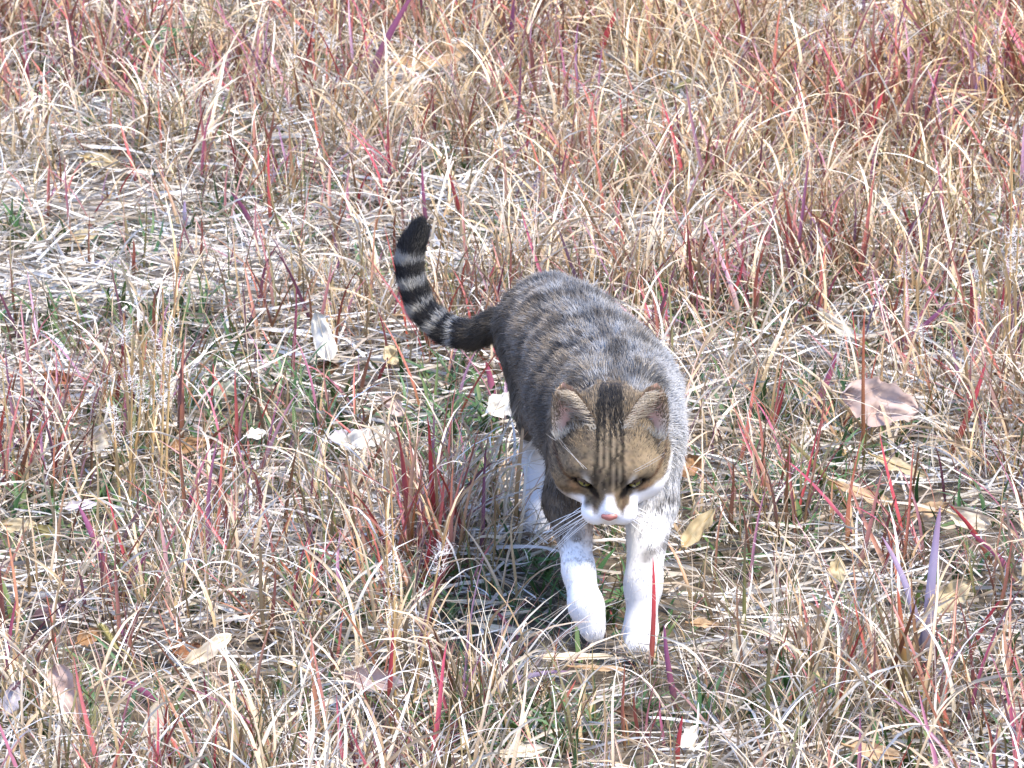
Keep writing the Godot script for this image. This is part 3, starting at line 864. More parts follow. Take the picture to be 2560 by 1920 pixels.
func gradient(prims: Array, p: Vector3) -> Vector3:
	var e := 0.0015
	return Vector3(field(prims, p + Vector3(e, 0, 0)) - field(prims, p - Vector3(e, 0, 0)), field(prims, p + Vector3(0, e, 0)) - field(prims, p - Vector3(0, e, 0)), field(prims, p + Vector3(0, 0, e)) - field(prims, p - Vector3(0, 0, e))).normalized()

# surface nets: [vertices, indices]
func net(prims: Array, lo: Vector3, hi: Vector3, cell: float) -> Array:
	var nx := int((hi.x - lo.x) / cell) + 2
	var ny := int((hi.y - lo.y) / cell) + 2
	var nz := int((hi.z - lo.z) / cell) + 2
	var f := PackedFloat32Array()
	f.resize(nx * ny * nz)
	f.fill(1.0)
	for pr in prims:
		var r: float = maxf(pr.ra, pr.rb) + pr.k + cell * 2.0
		var A: Vector3 = pr.a
		var B: Vector3 = pr.b
		var mn := (A.min(B) - Vector3(r, r, r) - lo) / cell
		var mx := (A.max(B) + Vector3(r, r, r) - lo) / cell
		var kk: float = pr.k
		var e: Vector3 = pr.e
		var isball := e != Vector3.ZERO
		var e2 := e * e
		var ba := B - A
		var bb := maxf(ba.length_squared(), 1e-9)
		var ra: float = pr.ra
		var dr: float = pr.rb - pr.ra
		var sub: bool = pr.sub
		for k in range(maxi(int(mn.z), 0), mini(int(mx.z) + 1, nz)):
			for j in range(maxi(int(mn.y), 0), mini(int(mx.y) + 1, ny)):
				var row := (k * ny + j) * nx
				for i in range(maxi(int(mn.x), 0), mini(int(mx.x) + 1, nx)):
					var pa := lo + Vector3(i, j, k) * cell - A
					var d: float
					if isball:
						var k0 := (pa / e).length()
						d = k0 * (k0 - 1.0) / maxf((pa / e2).length(), 1e-6)
					else:
						var h := clampf(pa.dot(ba) / bb, 0.0, 1.0)
						d = (pa - ba * h).length() - ra - dr * h
					var o := f[row + i]
					if sub:
						f[row + i] = maxf(o, -d)
					else:
						var hh := maxf(kk - absf(o - d), 0.0) / kk
						f[row + i] = minf(o, d) - hh * hh * kk * 0.25
	var v := PackedVector3Array()
	var ix := PackedInt32Array()
	var at := {}
	var sx := 1
	var sy := nx
	var sz := nx * ny
	var corner := [0, sx, sy, sx + sy, sz, sx + sz, sy + sz, sx + sy + sz]
	var cv := [Vector3(0, 0, 0), Vector3(1, 0, 0), Vector3(0, 1, 0), Vector3(1, 1, 0), Vector3(0, 0, 1), Vector3(1, 0, 1), Vector3(0, 1, 1), Vector3(1, 1, 1)]
	var edges := [[0, 1], [2, 3], [4, 5], [6, 7], [0, 2], [1, 3], [4, 6], [5, 7], [0, 4], [1, 5], [2, 6], [3, 7]]
	for k in nz - 1:
		for j in ny - 1:
			var row := (k * ny + j) * nx
			for i in nx - 1:
				var c := row + i
				var s0 := f[c] < 0.0
				if s0 == (f[c + sx] < 0.0) and s0 == (f[c + sy] < 0.0) and s0 == (f[c + sx + sy] < 0.0) and s0 == (f[c + sz] < 0.0) and s0 == (f[c + sx + sz] < 0.0) and s0 == (f[c + sy + sz] < 0.0) and s0 == (f[c + sx + sy + sz] < 0.0):
					continue
				var sum := Vector3.ZERO
				var m := 0
				for e in edges:
					var fa := f[c + corner[e[0]]]
					var fb := f[c + corner[e[1]]]
					if (fa < 0.0) != (fb < 0.0):
						sum += (cv[e[0]] as Vector3).lerp(cv[e[1]], fa / (fa - fb))
						m += 1
				at[c] = v.size()
				v.append(lo + (Vector3(i, j, k) + sum / m) * cell)
	for c in at:
		var s0 := f[c] < 0.0
		for ax in 3:
			var st: int = [sx, sy, sz][ax]
			var u: int = [sy, sz, sx][ax]
			var w: int = [sz, sx, sy][ax]
			if s0 == (f[c + st] < 0.0):
				continue
			if not (at.has(c - u) and at.has(c - w) and at.has(c - u - w)):
				continue
			var q := [at[c], at[c - u], at[c - u - w], at[c - w]]
			if s0:
				ix.append_array([q[0], q[2], q[1], q[0], q[3], q[2]])
			else:
				ix.append_array([q[0], q[1], q[2], q[0], q[2], q[3]])
	return [v, ix]

func nz3(p: Vector3, s: float) -> float:
	return hn.get_noise_3d(p.x * s, p.y * s, p.z * s)

# colour of the coat at a place on the body (world place, part, place along the part)
func coat(p: Vector3, what: int, t: float) -> Color:
	var wob := nz3(p, 60.0)
	var fine := nz3(p + Vector3(3, 1, 2), 220.0)
	var grey := lin(0.46, 0.445, 0.42)
	var warm := lin(0.30, 0.235, 0.16)
	var dark := lin(0.028, 0.024, 0.020)
	var white := lin(0.74, 0.725, 0.70)
	if what == TAIL:
		var base := lin(0.10, 0.080, 0.055).lerp(dark, clampf(0.5 + fine * 1.5 + wob, 0.0, 1.0) * 0.7)
		var tt := t + wob * 0.010
		if tt > 0.33:
			# rings: pale bands between black ones, the tip black
			var pale := 0.0
			for b in [[0.43, 0.013], [0.53, 0.017], [0.635, 0.020], [0.745, 0.021], [0.855, 0.017]]:
				pale = maxf(pale, 1.0 - smoothstep(b[1] * 0.6, b[1] * 1.5, absf(tt - b[0])))
			if tt > 0.91:
				pale = 0.0
			var ringed := lin(0.018, 0.017, 0.018).lerp(lin(0.42, 0.41, 0.38), pale)
			base = base.lerp(ringed, smoothstep(0.33, 0.41, tt))
		return base
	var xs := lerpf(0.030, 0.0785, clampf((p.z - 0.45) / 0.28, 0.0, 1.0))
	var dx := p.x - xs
	# tabby back
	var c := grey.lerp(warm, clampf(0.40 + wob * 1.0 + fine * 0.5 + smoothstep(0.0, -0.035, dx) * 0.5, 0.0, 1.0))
	var ph := p.z * 150.0 + absf(dx) * 60.0 + wob * 2.0 + nz3(p, 22.0) * 2.6
	var st := smoothstep(-0.05, 0.55, sin(ph)) * clampf(1.0 + nz3(p + Vector3(9, 9, 9), 45.0) * 1.2, 0.25, 1.0)
	st = maxf(st, (1.0 - smoothstep(0.004, 0.010, absf(dx + wob * 0.004))) * 0.55)
	st = clampf(st + fine * 0.25, 0.0, 1.0)
	c = c.lerp(dark, st * 0.84)
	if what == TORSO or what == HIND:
		# dark thigh, shade of the left flank painted into the coat, paler below
		var haunch_shade := smoothstep(0.57, 0.48, p.z) * smoothstep(0.185, 0.15, p.y + dx * 0.4)
		haunch_shade = maxf(haunch_shade, smoothstep(-0.012, -0.034, dx) * 0.75 * smoothstep(0.19, 0.16, p.y))
		c = c.lerp(lin(0.075, 0.058, 0.040).lerp(dark, clampf(0.4 + fine * 2.0, 0.0, 1.0) * 0.6), haunch_shade * 0.85)
		var belly := smoothstep(0.115, 0.085, p.y) * (1.0 if what == TORSO else 0.0) * smoothstep(0.60, 0.68, p.z)
		c = c.lerp(lin(0.55, 0.50, 0.43), belly * 0.8)
	if what == HIND:
		c = c.lerp(white, smoothstep(0.078, 0.066, p.y + wob * 0.006))
	if what == TORSO:
		var bib := smoothstep(0.745, 0.775, p.z + wob * 0.006) * smoothstep(0.148, 0.132, p.y)
		c = c.lerp(white, bib)
		var side := smoothstep(0.100, 0.117, p.x + wob * 0.004) * smoothstep(0.58, 0.68, p.z)  # sunlit rim of the right flank painted in as silver fur
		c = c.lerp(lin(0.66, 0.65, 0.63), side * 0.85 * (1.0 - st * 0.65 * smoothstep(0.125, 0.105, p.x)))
	if what == FORE_L:
		c = c.lerp(lin(0.62, 0.60, 0.57), 0.97)
		var w := smoothstep(0.150, 0.118, p.y + wob * 0.010)
		c = c.lerp(white, w)
		for b in [[0.068, 0.0045, 0.0], [0.098, 0.0035, 0.106]]:
			var band := (1.0 - smoothstep(b[1] * 0.4, b[1] * 1.6, absf(p.y + (p.x - 0.1) * -0.25 + wob * 0.006 - b[0]))) * smoothstep(b[2] - 0.004, b[2] + 0.004, p.x) * smoothstep(0.090, 0.098, p.x)
			c = c.lerp(lin(0.15, 0.135, 0.125), band * 0.85)
	if what == FORE_R:
		var brown := lin(0.17, 0.13, 0.09).lerp(dark, clampf(0.25 + fine * 1.6 + sin(p.y * 480.0) * 0.25, 0.0, 1.0) * 0.7)
		var up := smoothstep(0.080, 0.098, p.y + (0.040 - p.x) * 0.75 + wob * 0.012)
		c = white.lerp(brown, up)
		var tan_ := exp(-pow((p.x - 0.058) / 0.008, 2.0) - pow((p.y - 0.098) / 0.014, 2.0))
		c = c.lerp(lin(0.50, 0.33, 0.19), tan_ * 0.7)
	return c

# colour of the face (place in the head's own axes, millimetres)
func face(q: Vector3) -> Color:
	var m := q * 1000.0
	var wob := nz3(q, 70.0)
	var fine := nz3(q + Vector3(3, 1, 2), 260.0)
	var ax := absf(m.x)
	var dark := lin(0.022, 0.018, 0.014)
	var white := lin(0.84, 0.82, 0.80)
	var tanc := lin(0.225, 0.158, 0.088)
	var c := tanc.lerp(lin(0.14, 0.105, 0.068), clampf(0.5 + wob + fine, 0.0, 1.0))
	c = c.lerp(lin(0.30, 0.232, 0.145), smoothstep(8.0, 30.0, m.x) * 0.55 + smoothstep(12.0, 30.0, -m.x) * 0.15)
	# streaks of the brow, running from above the eyes over the crown to the black nape
	var fr := smoothstep(3.0, 7.0, m.y) * smoothstep(-34.0, -24.0, m.z)
	var lines := 0.0
	var rise := clampf((34.0 - m.z) / 34.0, 0.0, 1.0)
	for l in [[0.6, 1.3], [4.5, 1.35], [8.8, 1.9]]:
		var xx: float = l[0] * lerpf(1.12, 0.86, rise) + wob * 0.7 + nz3(q + Vector3(0.0, 0.0, signf(q.x)), 45.0) * 1.3
		lines = maxf(lines, 1.0 - smoothstep(l[1] * 0.6, l[1] * 1.25, absf(ax - xx)))
	lines *= clampf(1.0 + nz3(q + Vector3(1, 5, 2), 110.0) * 0.6, 0.6, 1.0)
	lines = maxf(lines, (1.0 - smoothstep(0.8, 1.7, absf(ax - 12.2 + wob))) * smoothstep(15.0, 11.0, m.y) * 0.9)
	c = c.lerp(lin(0.32, 0.25, 0.165), fr * 0.45 * smoothstep(18.0, 8.0, ax))
	c = c.lerp(dark, lines * fr * 0.96 * lerpf(0.75, 1.0, smoothstep(4.0, 12.0, m.y)))
	var crown := smoothstep(12.0, -10.0, m.z) * smoothstep(lerpf(5.0, 11.0, rise), lerpf(2.0, 6.5, rise), ax + wob * 2.0) * smoothstep(8.0, 18.0, m.y)
	c = c.lerp(dark, crown * clampf(0.85 + fine * 1.2, 0.0, 1.0))
	# dark mottling on the upper cheek and the line behind each eye
	var speck := clampf(nz3(q, 420.0) * 2.2 + fine * 1.2 + wob * 0.6, 0.0, 1.0)
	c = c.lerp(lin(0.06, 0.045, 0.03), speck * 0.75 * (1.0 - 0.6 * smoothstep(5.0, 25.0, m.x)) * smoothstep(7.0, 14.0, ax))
	var ln := (1.0 - smoothstep(1.0, 2.6, absf(m.y - (3.0 + (ax - 26.0) * 0.10)))) * smoothstep(24.0, 27.0, ax) * smoothstep(46.0, 38.0, ax)
	c = c.lerp(lin(0.09, 0.045, 0.022), ln * 0.8)
	c = c.lerp(lin(0.42, 0.22, 0.10), exp(-pow((ax - 25.0) / 5.0, 2.0) - pow((m.y + 3.5) / 4.0, 2.0)) * 0.6)
	var l2 := (1.0 - smoothstep(1.0, 2.4, absf(m.y + 6.0 + (ax - 24.0) * 0.30))) * smoothstep(18.0, 22.0, ax) * smoothstep(42.0, 34.0, ax)
	c = c.lerp(lin(0.10, 0.060, 0.032), l2 * 0.65)
	# pale patch over each eye
	c = c.lerp(lin(0.70, 0.66, 0.58), exp(-pow((ax - 16.2 - (m.y - 9.0) * 0.25) / 2.6, 2.0) - pow((m.y - 9.5) / 4.0, 2.0)) * 0.9)
	# white muzzle, blaze, chin and lower cheeks
	var edge := wob * 2.2
	var low := -9.0 + maxf(0.0, ax - 16.0) * -0.25 + clampf((m.x - 9.0) / 30.0, 0.0, 1.0) * 10.5
	var wh := smoothstep(1.5, -2.0, m.y - low + edge)
	var half := lerpf(3.0, 8.5, clampf((1.0 - m.y) / 11.0, 0.0, 1.0))
	wh = maxf(wh, smoothstep(1.2, -1.2, ax - half + edge * 0.5) * smoothstep(5.5, 1.5, m.y) * smoothstep(18.0, 26.0, m.z))
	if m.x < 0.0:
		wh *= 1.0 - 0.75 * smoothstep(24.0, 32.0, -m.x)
	c = c.lerp(white, wh)
	# tear line beside the bridge of the nose
	var tear := (1.0 - smoothstep(0.9, 2.2, absf(ax - (10.5 + clampf(m.y + 6.0, -8.0, 8.0) * 0.10)))) * smoothstep(-13.0, -9.0, m.y) * smoothstep(3.0, 0.0, m.y)
	c = c.lerp(lin(0.05, 0.03, 0.022), tear * 0.65)
	# dark rims of the eyes
	var er := Vector2((ax - 17.5) / 8.6, (m.y - 2.0 - (ax - 17.5) * 0.22) / 4.6).length()
	c = c.lerp(lin(0.02, 0.016, 0.014), smoothstep(1.40, 1.08, er))
	return c

func surf_z(prims: Array, x: float, y: float) -> float:
	var z := 0.075
	for i in 60:
		var d := field(prims, Vector3(x, y, z))
		if d < 0.0002:
			break
		z -= maxf(d * 0.7, 0.0003)
	return z

func fur_strand() -> ArrayMesh:
	var v := PackedVector3Array([Vector3(-0.5, 0, 0), Vector3(0.5, 0, 0), Vector3(-0.42, 0.5, 0.05), Vector3(0.42, 0.5, 0.05), Vector3(0, 1, -0.02)])
	var n := PackedVector3Array()
	for p in v:
		n.append(Vector3(p.x * 1.1, 0.1, 1.0).normalized())
	return arrays_mesh(v, n, PackedColorArray(), PackedInt32Array([0, 2, 1, 1, 2, 3, 2, 4, 3]))

var fur_buf := PackedFloat32Array()

func strand(p: Vector3, dir: Vector3, n: Vector3, l: float, w: float, c: Color) -> void:
	var y := dir.normalized()
	var x := y.cross(n).normalized()
	var z := x.cross(y)
	p -= CAT
	fur_buf.append_array([x.x * w, y.x * l, z.x * l, p.x, x.y * w, y.y * l, z.y * l, p.y, x.z * w, y.z * l, z.z * l, p.z, c.r, c.g, c.b, 1.0])

func build_cat() -> void:
	# head axes: X to the picture's right, Y up, Z along the nose; the head is carried low
	head_basis = Basis(Vector3.UP, deg_to_rad(-1.5)) * Basis(Vector3.RIGHT, deg_to_rad(33.0))
	var body := []
	body.append_array(chain([[Vector3(0.029, 0.160, 0.450), 0.038], [Vector3(0.044, 0.164, 0.53), 0.040], [Vector3(0.060, 0.163, 0.61), 0.043], [Vector3(0.0755, 0.156, 0.70), 0.043], [Vector3(0.0785, 0.150, 0.745), 0.041], [Vector3(0.0745, 0.150, 0.795), 0.034]], TORSO, 0.02))
	body.append_array(chain([[Vector3(0.050, 0.140, 0.53), 0.036], [Vector3(0.070, 0.140, 0.64), 0.048], [Vector3(0.077, 0.128, 0.725), 0.041]], TORSO, 0.02))
	body.append(ball(Vector3(0.071, 0.148, 0.65), Vector3(0.050, 0.050, 0.07), TORSO, 0.02))
	body.append_array(chain([[Vector3(0.104, 0.148, 0.745), 0.022], [Vector3(0.1025, 0.097, 0.745), 0.0190], [Vector3(0.0965, 0.045, 0.790), 0.0122], [Vector3(0.0945, 0.012, 0.802), 0.0110], [Vector3(0.0943, 0.010, 0.822), 0.0118]], FORE_L, 0.012))
	body.append_array(chain([[Vector3(0.050, 0.150, 0.750), 0.025], [Vector3(0.0425, 0.108, 0.785), 0.0180], [Vector3(0.0485, 0.068, 0.838), 0.0102], [Vector3(0.0540, 0.047, 0.858), 0.0112], [Vector3(0.0590, 0.034, 0.864), 0.0088]], FORE_R, 0.012))
	body.append_array(chain([[Vector3(0.016, 0.150, 0.455), 0.030], [Vector3(0.024, 0.108, 0.50), 0.022], [Vector3(0.017, 0.055, 0.43), 0.0095], [Vector3(0.020, 0.014, 0.455), 0.0095], [Vector3(0.022, 0.011, 0.49), 0.011]], HIND, 0.012))
	body.append_array(chain([[Vector3(0.048, 0.150, 0.455), 0.032], [Vector3(0.060, 0.105, 0.47), 0.022], [Vector3(0.055, 0.060, 0.385), 0.0095], [Vector3(0.055, 0.014, 0.40), 0.0095], [Vector3(0.055, 0.011, 0.43), 0.011]], HIND, 0.012))
	for s: float in [-1.0, 1.0]:
		body.append(ball(Vector3(0.0775 + s * 0.021, 0.185, 0.728), Vector3(0.012, 0.016, 0.022), TORSO, 0.014))
	# toes
	for s: float in [-1.0, -0.33, 0.33, 1.0]:
		body.append(ball(Vector3(0.0943 + s * 0.0085, 0.0085, 0.832 - absf(s) * 0.004), Vector3(0.0052, 0.0065, 0.0075), FORE_L, 0.004))
		body.append(ball(Vector3(0.0590 + s * 0.0056, 0.0285 + absf(s) * 0.002, 0.868 - absf(s) * 0.003), Vector3(0.0040, 0.0070, 0.0052), FORE_R, 0.004))
		body.append(ball(Vector3(0.022 + s * 0.0080, 0.008, 0.499 - absf(s) * 0.004), Vector3(0.005, 0.006, 0.007), HIND, 0.004))
	var tail := [Vector3(0.020, 0.158, 0.420), Vector3(-0.0094, 0.1498, 0.400), Vector3(-0.0315, 0.1349, 0.385), Vector3(-0.0536, 0.1377, 0.375), Vector3(-0.0709, 0.1533, 0.370), Vector3(-0.0797, 0.1766, 0.370), Vector3(-0.0812, 0.1928, 0.370), Vector3(-0.0780, 0.2073, 0.370), Vector3(-0.0739, 0.2154, 0.370)]
	var curve := Curve3D.new()
	for i in tail.size():
		var tg: Vector3 = (tail[mini(i + 1, tail.size() - 1)] - tail[maxi(i - 1, 0)]) / 6.0
		curve.add_point(tail[i], -tg, tg)
	var tl := []
	var len_ := curve.get_baked_length()
	for i in 15:
		tl.append([curve.sample_baked(len_ * i / 14.0), lerpf(0.0100, 0.0084, i / 14.0)])
	body.append_array(chain(tl, TAIL, 0.008))
	var face_prims := []
	face_prims.append(ball(Vector3(0, 0.004, -0.006), Vector3(0.036, 0.032, 0.040), HEAD))
	face_prims.append(ball(Vector3(0, 0.008, 0.016), Vector3(0.025, 0.020, 0.021), HEAD))
	face_prims.append(bone(Vector3(0, 0.006, 0.028), 0.0115, Vector3(0, -0.008, 0.049), 0.0062, HEAD, 0, 1, 0.010))
	face_prims.append(ball(Vector3(0, -0.018, 0.020), Vector3(0.022, 0.016, 0.024), HEAD))
	face_prims.append(ball(Vector3(0, -0.0255, 0.036), Vector3(0.010, 0.008, 0.011), HEAD, 0.006))
	for s: float in [-1.0, 1.0]:
		face_prims.append(ball(Vector3(s * 0.024, -0.010, 0.010), Vector3(0.018, 0.019, 0.021), HEAD))
		face_prims.append(ball(Vector3(s * 0.029, -0.013, -0.006), Vector3(0.013, 0.018, 0.018), HEAD))
		face_prims.append(ball(Vector3(s * 0.0098, -0.0160, 0.0430), Vector3(0.0112, 0.0092, 0.0115), HEAD, 0.006))
		face_prims.append(bone(Vector3(s * 0.010, 0.013, 0.032), 0.006, Vector3(s * 0.026, 0.010, 0.024), 0.006, HEAD, 0, 1, 0.008))
	face_prims.append(bone(Vector3(0, 0, -0.012), 0.033, Vector3(0, -0.028, -0.055), 0.033, HEAD, 0, 1, 0.014))
	var eye_at := []
	for s: float in [-1.0, 1.0]:
		var ez := surf_z(face_prims, s * 0.0175, 0.002)
		eye_at.append(Vector3(s * 0.0172, 0.002, ez - 0.0068))
	for e in eye_at:
		face_prims.append(ball(e + Vector3(0, 0, 0.004), Vector3(0.0078, 0.0058, 0.0075), HEAD, 0.003, true))

	# --- skin: body net and head net in one mesh
	var nb := net(body, Vector3(-0.12, -0.01, 0.34), Vector3(0.15, 0.25, 0.90), 0.0050)
	var nh := net(face_prims, Vector3(-0.058, -0.060, -0.095), Vector3(0.058, 0.050, 0.066), 0.0023)
	var v := PackedVector3Array()
	var n := PackedVector3Array()
	var c := PackedColorArray()
	var ix := PackedInt32Array()
	var what := PackedInt32Array()
	var along := PackedFloat32Array()
	var flow := PackedVector3Array()
	for p: Vector3 in nb[0]:
		var best := 1e9
		var bt := 0.0
		var bw := 0
		var fl := Vector3.ZERO
		for pr in body:
			var d := dist(pr, p)
			var ba: Vector3 = pr.b - pr.a
			if d < best:
				best = d
				bw = pr.what
				var h := clampf((p - (pr.a as Vector3)).dot(ba) / maxf(ba.length_squared(), 1e-9), 0.0, 1.0)
				bt = lerpf(pr.t0, pr.t1, h)
			if d < 0.04 and ba.length_squared() > 1e-8:
				fl += ba.normalized() * (1.0 if pr.what != TORSO else -1.0) * exp(-maxf(d, 0.0) / 0.006)
		var g := gradient(body, p)
		if bw == TORSO:
			fl += Vector3(0, -0.25, 0)
		v.append(p)
		n.append(g)
		what.append(bw)
		along.append(bt)
		flow.append(fl)
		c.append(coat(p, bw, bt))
	ix.append_array(nb[1])
	var first := v.size()
	for q: Vector3 in nh[0]:
		v.append(head_at + head_basis * q)
		n.append(head_basis * gradient(face_prims, q))
		what.append(HEAD)
		along.append(0.0)
		var away := q - Vector3(0, -0.006, 0.075)
		flow.append(head_basis * (away.normalized() + Vector3(0, 0.0, -0.3)))
		c.append(face(q))
	for i: int in nh[1]:
		ix.append(i + first)
	var root := thing("cat", "tabby and white cat with ringed tail raised, walking through the grass", "cat", CAT)
	var local := PackedVector3Array()
	for p in v:
		local.append(p - CAT)
	var skin := vmat(0.85, 0.2)
	part("body", arrays_mesh(local, n, c, ix), skin, root)

	# --- fur
	var hi := head_basis.inverse()
	for f in range(0, ix.size(), 3):
		var a := ix[f]
		var b := ix[f + 1]
		var d := ix[f + 2]
		var area := (v[b] - v[a]).cross(v[d] - v[a]).length() * 0.5
		var w := what[a]
		var per := 1.1e6
		if w == HEAD:
			per = 2.6e6
		elif w == FORE_L or w == FORE_R:
			per = 1.8e6
		elif w == TAIL:
			per = 2.2e6
		var want := area * per
		var count := int(want) + (1 if rng.randf() < want - int(want) else 0)
		for s in count:
			var r1 := sqrt(rng.randf())
			var r2 := rng.randf()
			var wa := 1.0 - r1
			var wb := r1 * (1.0 - r2)
			var wd := r1 * r2
			var p := v[a] * wa + v[b] * wb + v[d] * wd
			var nn := (n[a] * wa + n[b] * wb + n[d] * wd).normalized()
			var fl := flow[a] * wa + flow[b] * wb + flow[d] * wd
			fl = (fl - nn * fl.dot(nn)).normalized()
			var col: Color
			var l := 0.012
			var lift := 0.30
			var wd_ := 0.00062
			if w == HEAD:
				var q := hi * (p - head_at)
				var skip := false
				for e in eye_at:
					var dq: Vector3 = q - e
					if Vector2(dq.x / 0.0086, dq.y / 0.0062).length() < 1.0 and dq.z > -0.004:
						skip = true
				if absf(q.x) < 0.0062 and q.y < -0.0075 and q.y > -0.0150 and q.z > 0.049:
					skip = true
				if skip:
					continue
				col = face(q)
				var back := smoothstep(0.045, -0.01, q.z)
				l = lerpf(0.0030, 0.0080, back * back)
				lift = lerpf(0.22, 0.44, back)
				wd_ = lerpf(0.00060, 0.00085, back)
			else:
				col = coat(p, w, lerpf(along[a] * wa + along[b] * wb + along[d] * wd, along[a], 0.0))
				if w == FORE_L or w == FORE_R or w == HIND:
					l = lerpf(0.0040, 0.009, smoothstep(0.05, 0.14, p.y))
					lift = 0.16
				elif w == TAIL:
					l = 0.0095
					lift = 0.34
			var clump := Vector3(nz3(p, 95.0), nz3(p + Vector3(5, 0, 0), 95.0), nz3(p + Vector3(0, 5, 0), 95.0)) * (0.38 if w == TORSO or w == HIND else 0.25)
			var jit := clump + Vector3(rng.randfn(), rng.randfn(), rng.randfn()) * (0.16 if w != HEAD else 0.10)
			var k := clampf(1.0 + rng.randfn() * ((0.15 if w != FORE_L and w != FORE_R else 0.06) if w != HEAD else 0.5), 0.25, 2.0)
			if col.r > 0.5:
				k = lerpf(1.0, k, 0.3)
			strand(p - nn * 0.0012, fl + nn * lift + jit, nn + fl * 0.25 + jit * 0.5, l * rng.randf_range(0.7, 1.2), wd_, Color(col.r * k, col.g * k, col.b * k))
	# --- ears
	var pink := lin(0.60, 0.36, 0.28)
	for s: float in [-1.0, 1.0]:
		var base := Vector3(s * 0.0232, 0.0220, 0.007)
		var up := Vector3(s * 0.27, 0.84, -0.44).normalized()
		var open := Vector3(s * 0.30, 0.42, 0.85)
		open = (open - up * open.dot(up)).normalized()
		var side := up.cross(open).normalized()
		var ev := PackedVector3Array()
		var en := PackedVector3Array()
		var ec := PackedColorArray()
		var ei := PackedInt32Array()
		var NU := 14
		var NV := 12
		for layer in 2:
			for j in NV + 1:
				var tv := float(j) / NV
				var hw := 0.0180 * pow(1.0 - tv * tv, 0.60) * lerpf(0.72, 1.0, smoothstep(0.0, 0.28, tv)) + 0.0004
				for i in NU + 1:
					var tu := float(i) / NU * 2.0 - 1.0
					var depth := -0.0125 * (1.0 - tu * tu) * pow(1.0 - tv, 0.75)
					if layer == 1:
						depth -= 0.0016 * (1.0 - pow(absf(tu), 6.0)) * (1.0 - pow(tv, 8.0))
					var lean := 0.006 * tv * tv
					var q := base + side * (tu * hw + s * 0.0) + up * (-0.006 + tv * 0.049) + open * (depth + lean * -0.6)
					ev.append(head_at + head_basis * q - CAT)
					var nrm := (open + side * (-tu * 0.9) + up * 0.1).normalized() * (1.0 if layer == 0 else -1.0)
					en.append(head_basis * nrm)
					var col := lin(0.25, 0.18, 0.11)
					if layer == 0:
						var rim := smoothstep(0.55, 0.95, absf(tu))
						col = pink.lerp(lin(0.10, 0.05, 0.035), exp(-pow((tv - 0.25) / 0.2, 2.0) - pow(tu * side.x * 0.0 + tu / 0.5, 2.0)) * 0.85)  # shade in the ear hollow painted over the pink
						col = col.lerp(lin(0.74, 0.60, 0.44), rim * 0.9)  # backlit glow along the ear edge painted as a cream line
					ec.append(col)
			var off := layer * (NU + 1) * (NV + 1)
			for j in NV:
				for i in NU:
					var o := off + j * (NU + 1) + i
					ei.append_array([o, o + NU + 1, o + 1, o + 1, o + NU + 1, o + NU + 2] if layer == 0 else [o, o + 1, o + NU + 1, o + 1, o + NU + 2, o + NU + 1])
		part("ear", arrays_mesh(ev, en, ec, ei), vmat(0.7, 0.3, 0.35), root)
		# fur on the ear: pale tufts inside, short tan hair behind
		var inner: float = -s
		for i in 420:
			var tv := rng.randf() * 0.85
			var hw := 0.0180 * pow(1.0 - tv * tv, 0.60) * lerpf(0.72, 1.0, smoothstep(0.0, 0.28, tv))
			var tu := inner * lerpf(0.97, -0.1, rng.randf() ** 1.4)
			var depth := -0.0125 * (1.0 - tu * tu) * pow(1.0 - tv, 0.75)
			var q := base + side * (tu * hw) + up * (-0.006 + tv * 0.049) + open * depth
			var dir := side * -inner * 0.8 + up * 0.55 + open * 0.35 + Vector3(rng.randfn(), rng.randfn(), rng.randfn()) * 0.15
			var k := rng.randf_range(0.7, 1.1)
			strand(head_at + head_basis * q, head_basis * dir, head_basis * (open + side * inner * 0.3), rng.randf_range(0.006, 0.011), 0.0004, Color(0.66 * k, 0.57 * k, 0.45 * k))
		for i in 260:
			var tu := rng.randf_range(-1, 1)
			var q := base + side * (tu * 0.0170) + up * (0.001 + rng.randf() * 0.003) + open * (0.001 - 0.004 * (1.0 - tu * tu))
			var dir := up * 0.9 + open * 0.25 + Vector3(rng.randfn(), rng.randfn(), rng.randfn()) * 0.2
			strand(head_at + head_basis * q, head_basis * dir, head_basis * open, rng.randf_range(0.004, 0.011), 0.0004, Color(0.74, 0.70, 0.62) * rng.randf_range(0.55, 1.05))
		for i in 2200:
			var tv := sqrt(rng.randf()) * 0.98
			tv = 1.0 - tv
			var hw := 0.0180 * pow(1.0 - tv * tv, 0.60) * lerpf(0.72, 1.0, smoothstep(0.0, 0.28, tv))
			var tu := rng.randf_range(-1, 1)
			var depth := -0.0141 * (1.0 - tu * tu) * pow(1.0 - tv, 0.75)
			var q := base + side * (tu * hw) + up * (-0.006 + tv * 0.049) + open * depth
			var dir := up * 0.95 - open * 0.22 + side * tu * 0.15 + Vector3(rng.randfn(), rng.randfn(), rng.randfn()) * 0.12
			var k := rng.randf_range(0.7, 1.2)
			strand(head_at + head_basis * q, head_basis * dir, head_basis * (side * tu * 0.8 - open), rng.randf_range(0.003, 0.0055), 0.0004, Color(0.26 * k, 0.19 * k, 0.115 * k))
	var mm := MultiMesh.new()
	mm.transform_format = MultiMesh.TRANSFORM_3D
	mm.use_colors = true
	mm.mesh = fur_strand()
	mm.instance_count = fur_buf.size() / 16
	mm.buffer = fur_buf
	var fur := MultiMeshInstance3D.new()
	fur.name = "fur"
	fur.multimesh = mm
	var fur_mat := vmat(0.6, 0.3)
	fur_mat.rim_enabled = true
	fur_mat.rim = 0.14
	fur_mat.rim_tint = 0.6
	fur.material_override = fur_mat
	root.add_child(fur)
	fur.set_meta("kind", "stuff")
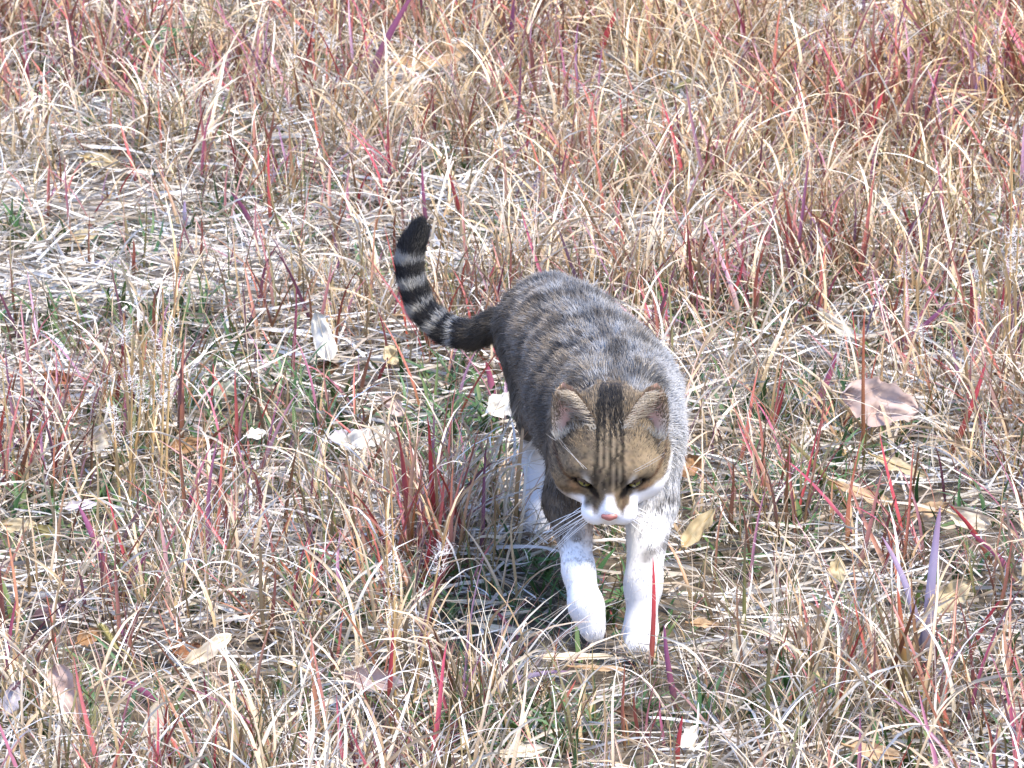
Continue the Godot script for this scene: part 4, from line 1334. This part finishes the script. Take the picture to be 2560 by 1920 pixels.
	# --- eyes
	for s in 2:
		var sg := -1.0 if s == 0 else 1.0
		var e: Vector3 = eye_at[s]
		var eye := Node3D.new()
		eye.name = "eye"
		eye.position = head_at + head_basis * e - CAT
		eye.basis = head_basis * Basis(Vector3.UP, sg * 0.22) * Basis(Vector3.RIGHT, 0.10) * Basis(Vector3.BACK, sg * 0.22)
		root.add_child(eye, true)
		var sm := SphereMesh.new()
		sm.radius = 0.0076
		sm.height = 0.0152
		var em := StandardMaterial3D.new()
		em.albedo_color = Color(0.03, 0.025, 0.02)
		em.roughness = 0.12
		part("eyeball", sm, em, eye)
		var iris := SphereMesh.new()
		iris.radius = 0.0058
		iris.height = 0.0116
		var im := StandardMaterial3D.new()
		im.albedo_color = Color(0.47, 0.45, 0.22)
		im.roughness = 0.15
		var io := part("iris", iris, im, eye)
		io.position = Vector3(0, 0.0012, 0.0022)
		io.scale = Vector3(1, 0.9, 1)
		var pu := SphereMesh.new()
		pu.radius = 0.0030
		pu.height = 0.0060
		var pm := StandardMaterial3D.new()
		pm.albedo_color = Color(0.01, 0.01, 0.01)
		pm.roughness = 0.08
		var po := part("pupil", pu, pm, eye)
		po.position = Vector3(0, 0.0026, 0.0055)
		po.scale = Vector3(0.45, 1.0, 0.95)
		# upper lid: a furred half shell drawn low over the eye
		var lid := SphereMesh.new()
		lid.radius = 0.0084
		lid.height = 0.0084
		lid.is_hemisphere = true
		var lm := StandardMaterial3D.new()
		lm.albedo_color = Color(0.30, 0.235, 0.17)
		lm.roughness = 0.8
		var lo := part("upper_lid", lid, lm, eye)
		lo.rotation = Vector3(-0.28, 0, 0)
		lo.position = Vector3(0, 0.0012, 0)
	# --- nose
	var nose_prims := [bone(Vector3(-0.0042, -0.0100, 0.0540), 0.0019, Vector3(0.0042, -0.0100, 0.0540), 0.0019, HEAD, 0, 1, 0.004), bone(Vector3(0, -0.0102, 0.0548), 0.0022, Vector3(0, -0.0136, 0.0530), 0.0016, HEAD, 0, 1, 0.004)]
	for s: float in [-1.0, 1.0]:
		nose_prims.append(ball(Vector3(s * 0.0042, -0.0108, 0.0572), Vector3(0.0012, 0.0009, 0.0016), HEAD, 0.001, true))
	var nn_ := net(nose_prims, Vector3(-0.010, -0.018, 0.046), Vector3(0.010, -0.002, 0.064), 0.0007)
	var nv := PackedVector3Array()
	var nrm_ := PackedVector3Array()
	for q: Vector3 in nn_[0]:
		nv.append(head_at + head_basis * q - CAT)
		nrm_.append(head_basis * gradient(nose_prims, q))
	var nm := StandardMaterial3D.new()
	nm.albedo_color = Color(0.66, 0.42, 0.38)
	nm.roughness = 0.4
	part("nose", arrays_mesh(nv, nrm_, PackedColorArray(), nn_[1]), nm, root)
	# --- whiskers
	var wm := StandardMaterial3D.new()
	wm.albedo_color = Color(0.96, 0.95, 0.93)
	wm.roughness = 0.4
	for s: float in [-1.0, 1.0]:
		for i in 11:
			var row := i % 3
			var st := Vector3(s * (0.0135 + 0.0025 * (i / 3)), -0.0125 - row * 0.0033, 0.0500 - 0.0022 * (i / 3))
			var dir := Vector3(s * rng.randf_range(0.55, 0.95), rng.randf_range(-0.75, -0.1) - row * 0.12, rng.randf_range(-0.15, 0.35)).normalized()
			var sag := Vector3(0, -1, -0.35) * rng.randf_range(0.004, 0.016)
			var ln := rng.randf_range(0.035, 0.058)
			var pts := []
			for j in 8:
				var t := j / 7.0
				pts.append(head_at + head_basis * (st + dir * ln * t + sag * t * t) - CAT)
			part("whisker", tube(pts, 0.00026, 0.00007, 4), wm, root)
		for i in 2:
			var st := Vector3(s * (0.013 + 0.003 * i), 0.013, 0.033)
			var dir := Vector3(s * rng.randf_range(0.4, 0.9), rng.randf_range(0.5, 0.9), rng.randf_range(-0.1, 0.4)).normalized()
			var pts := []
			for j in 6:
				var t := j / 5.0
				pts.append(head_at + head_basis * (st + dir * 0.032 * t + Vector3(s * 0.4, -0.2, -0.8) * 0.012 * t * t) - CAT)
			part("whisker", tube(pts, 0.00013, 0.00005, 4), wm, root)
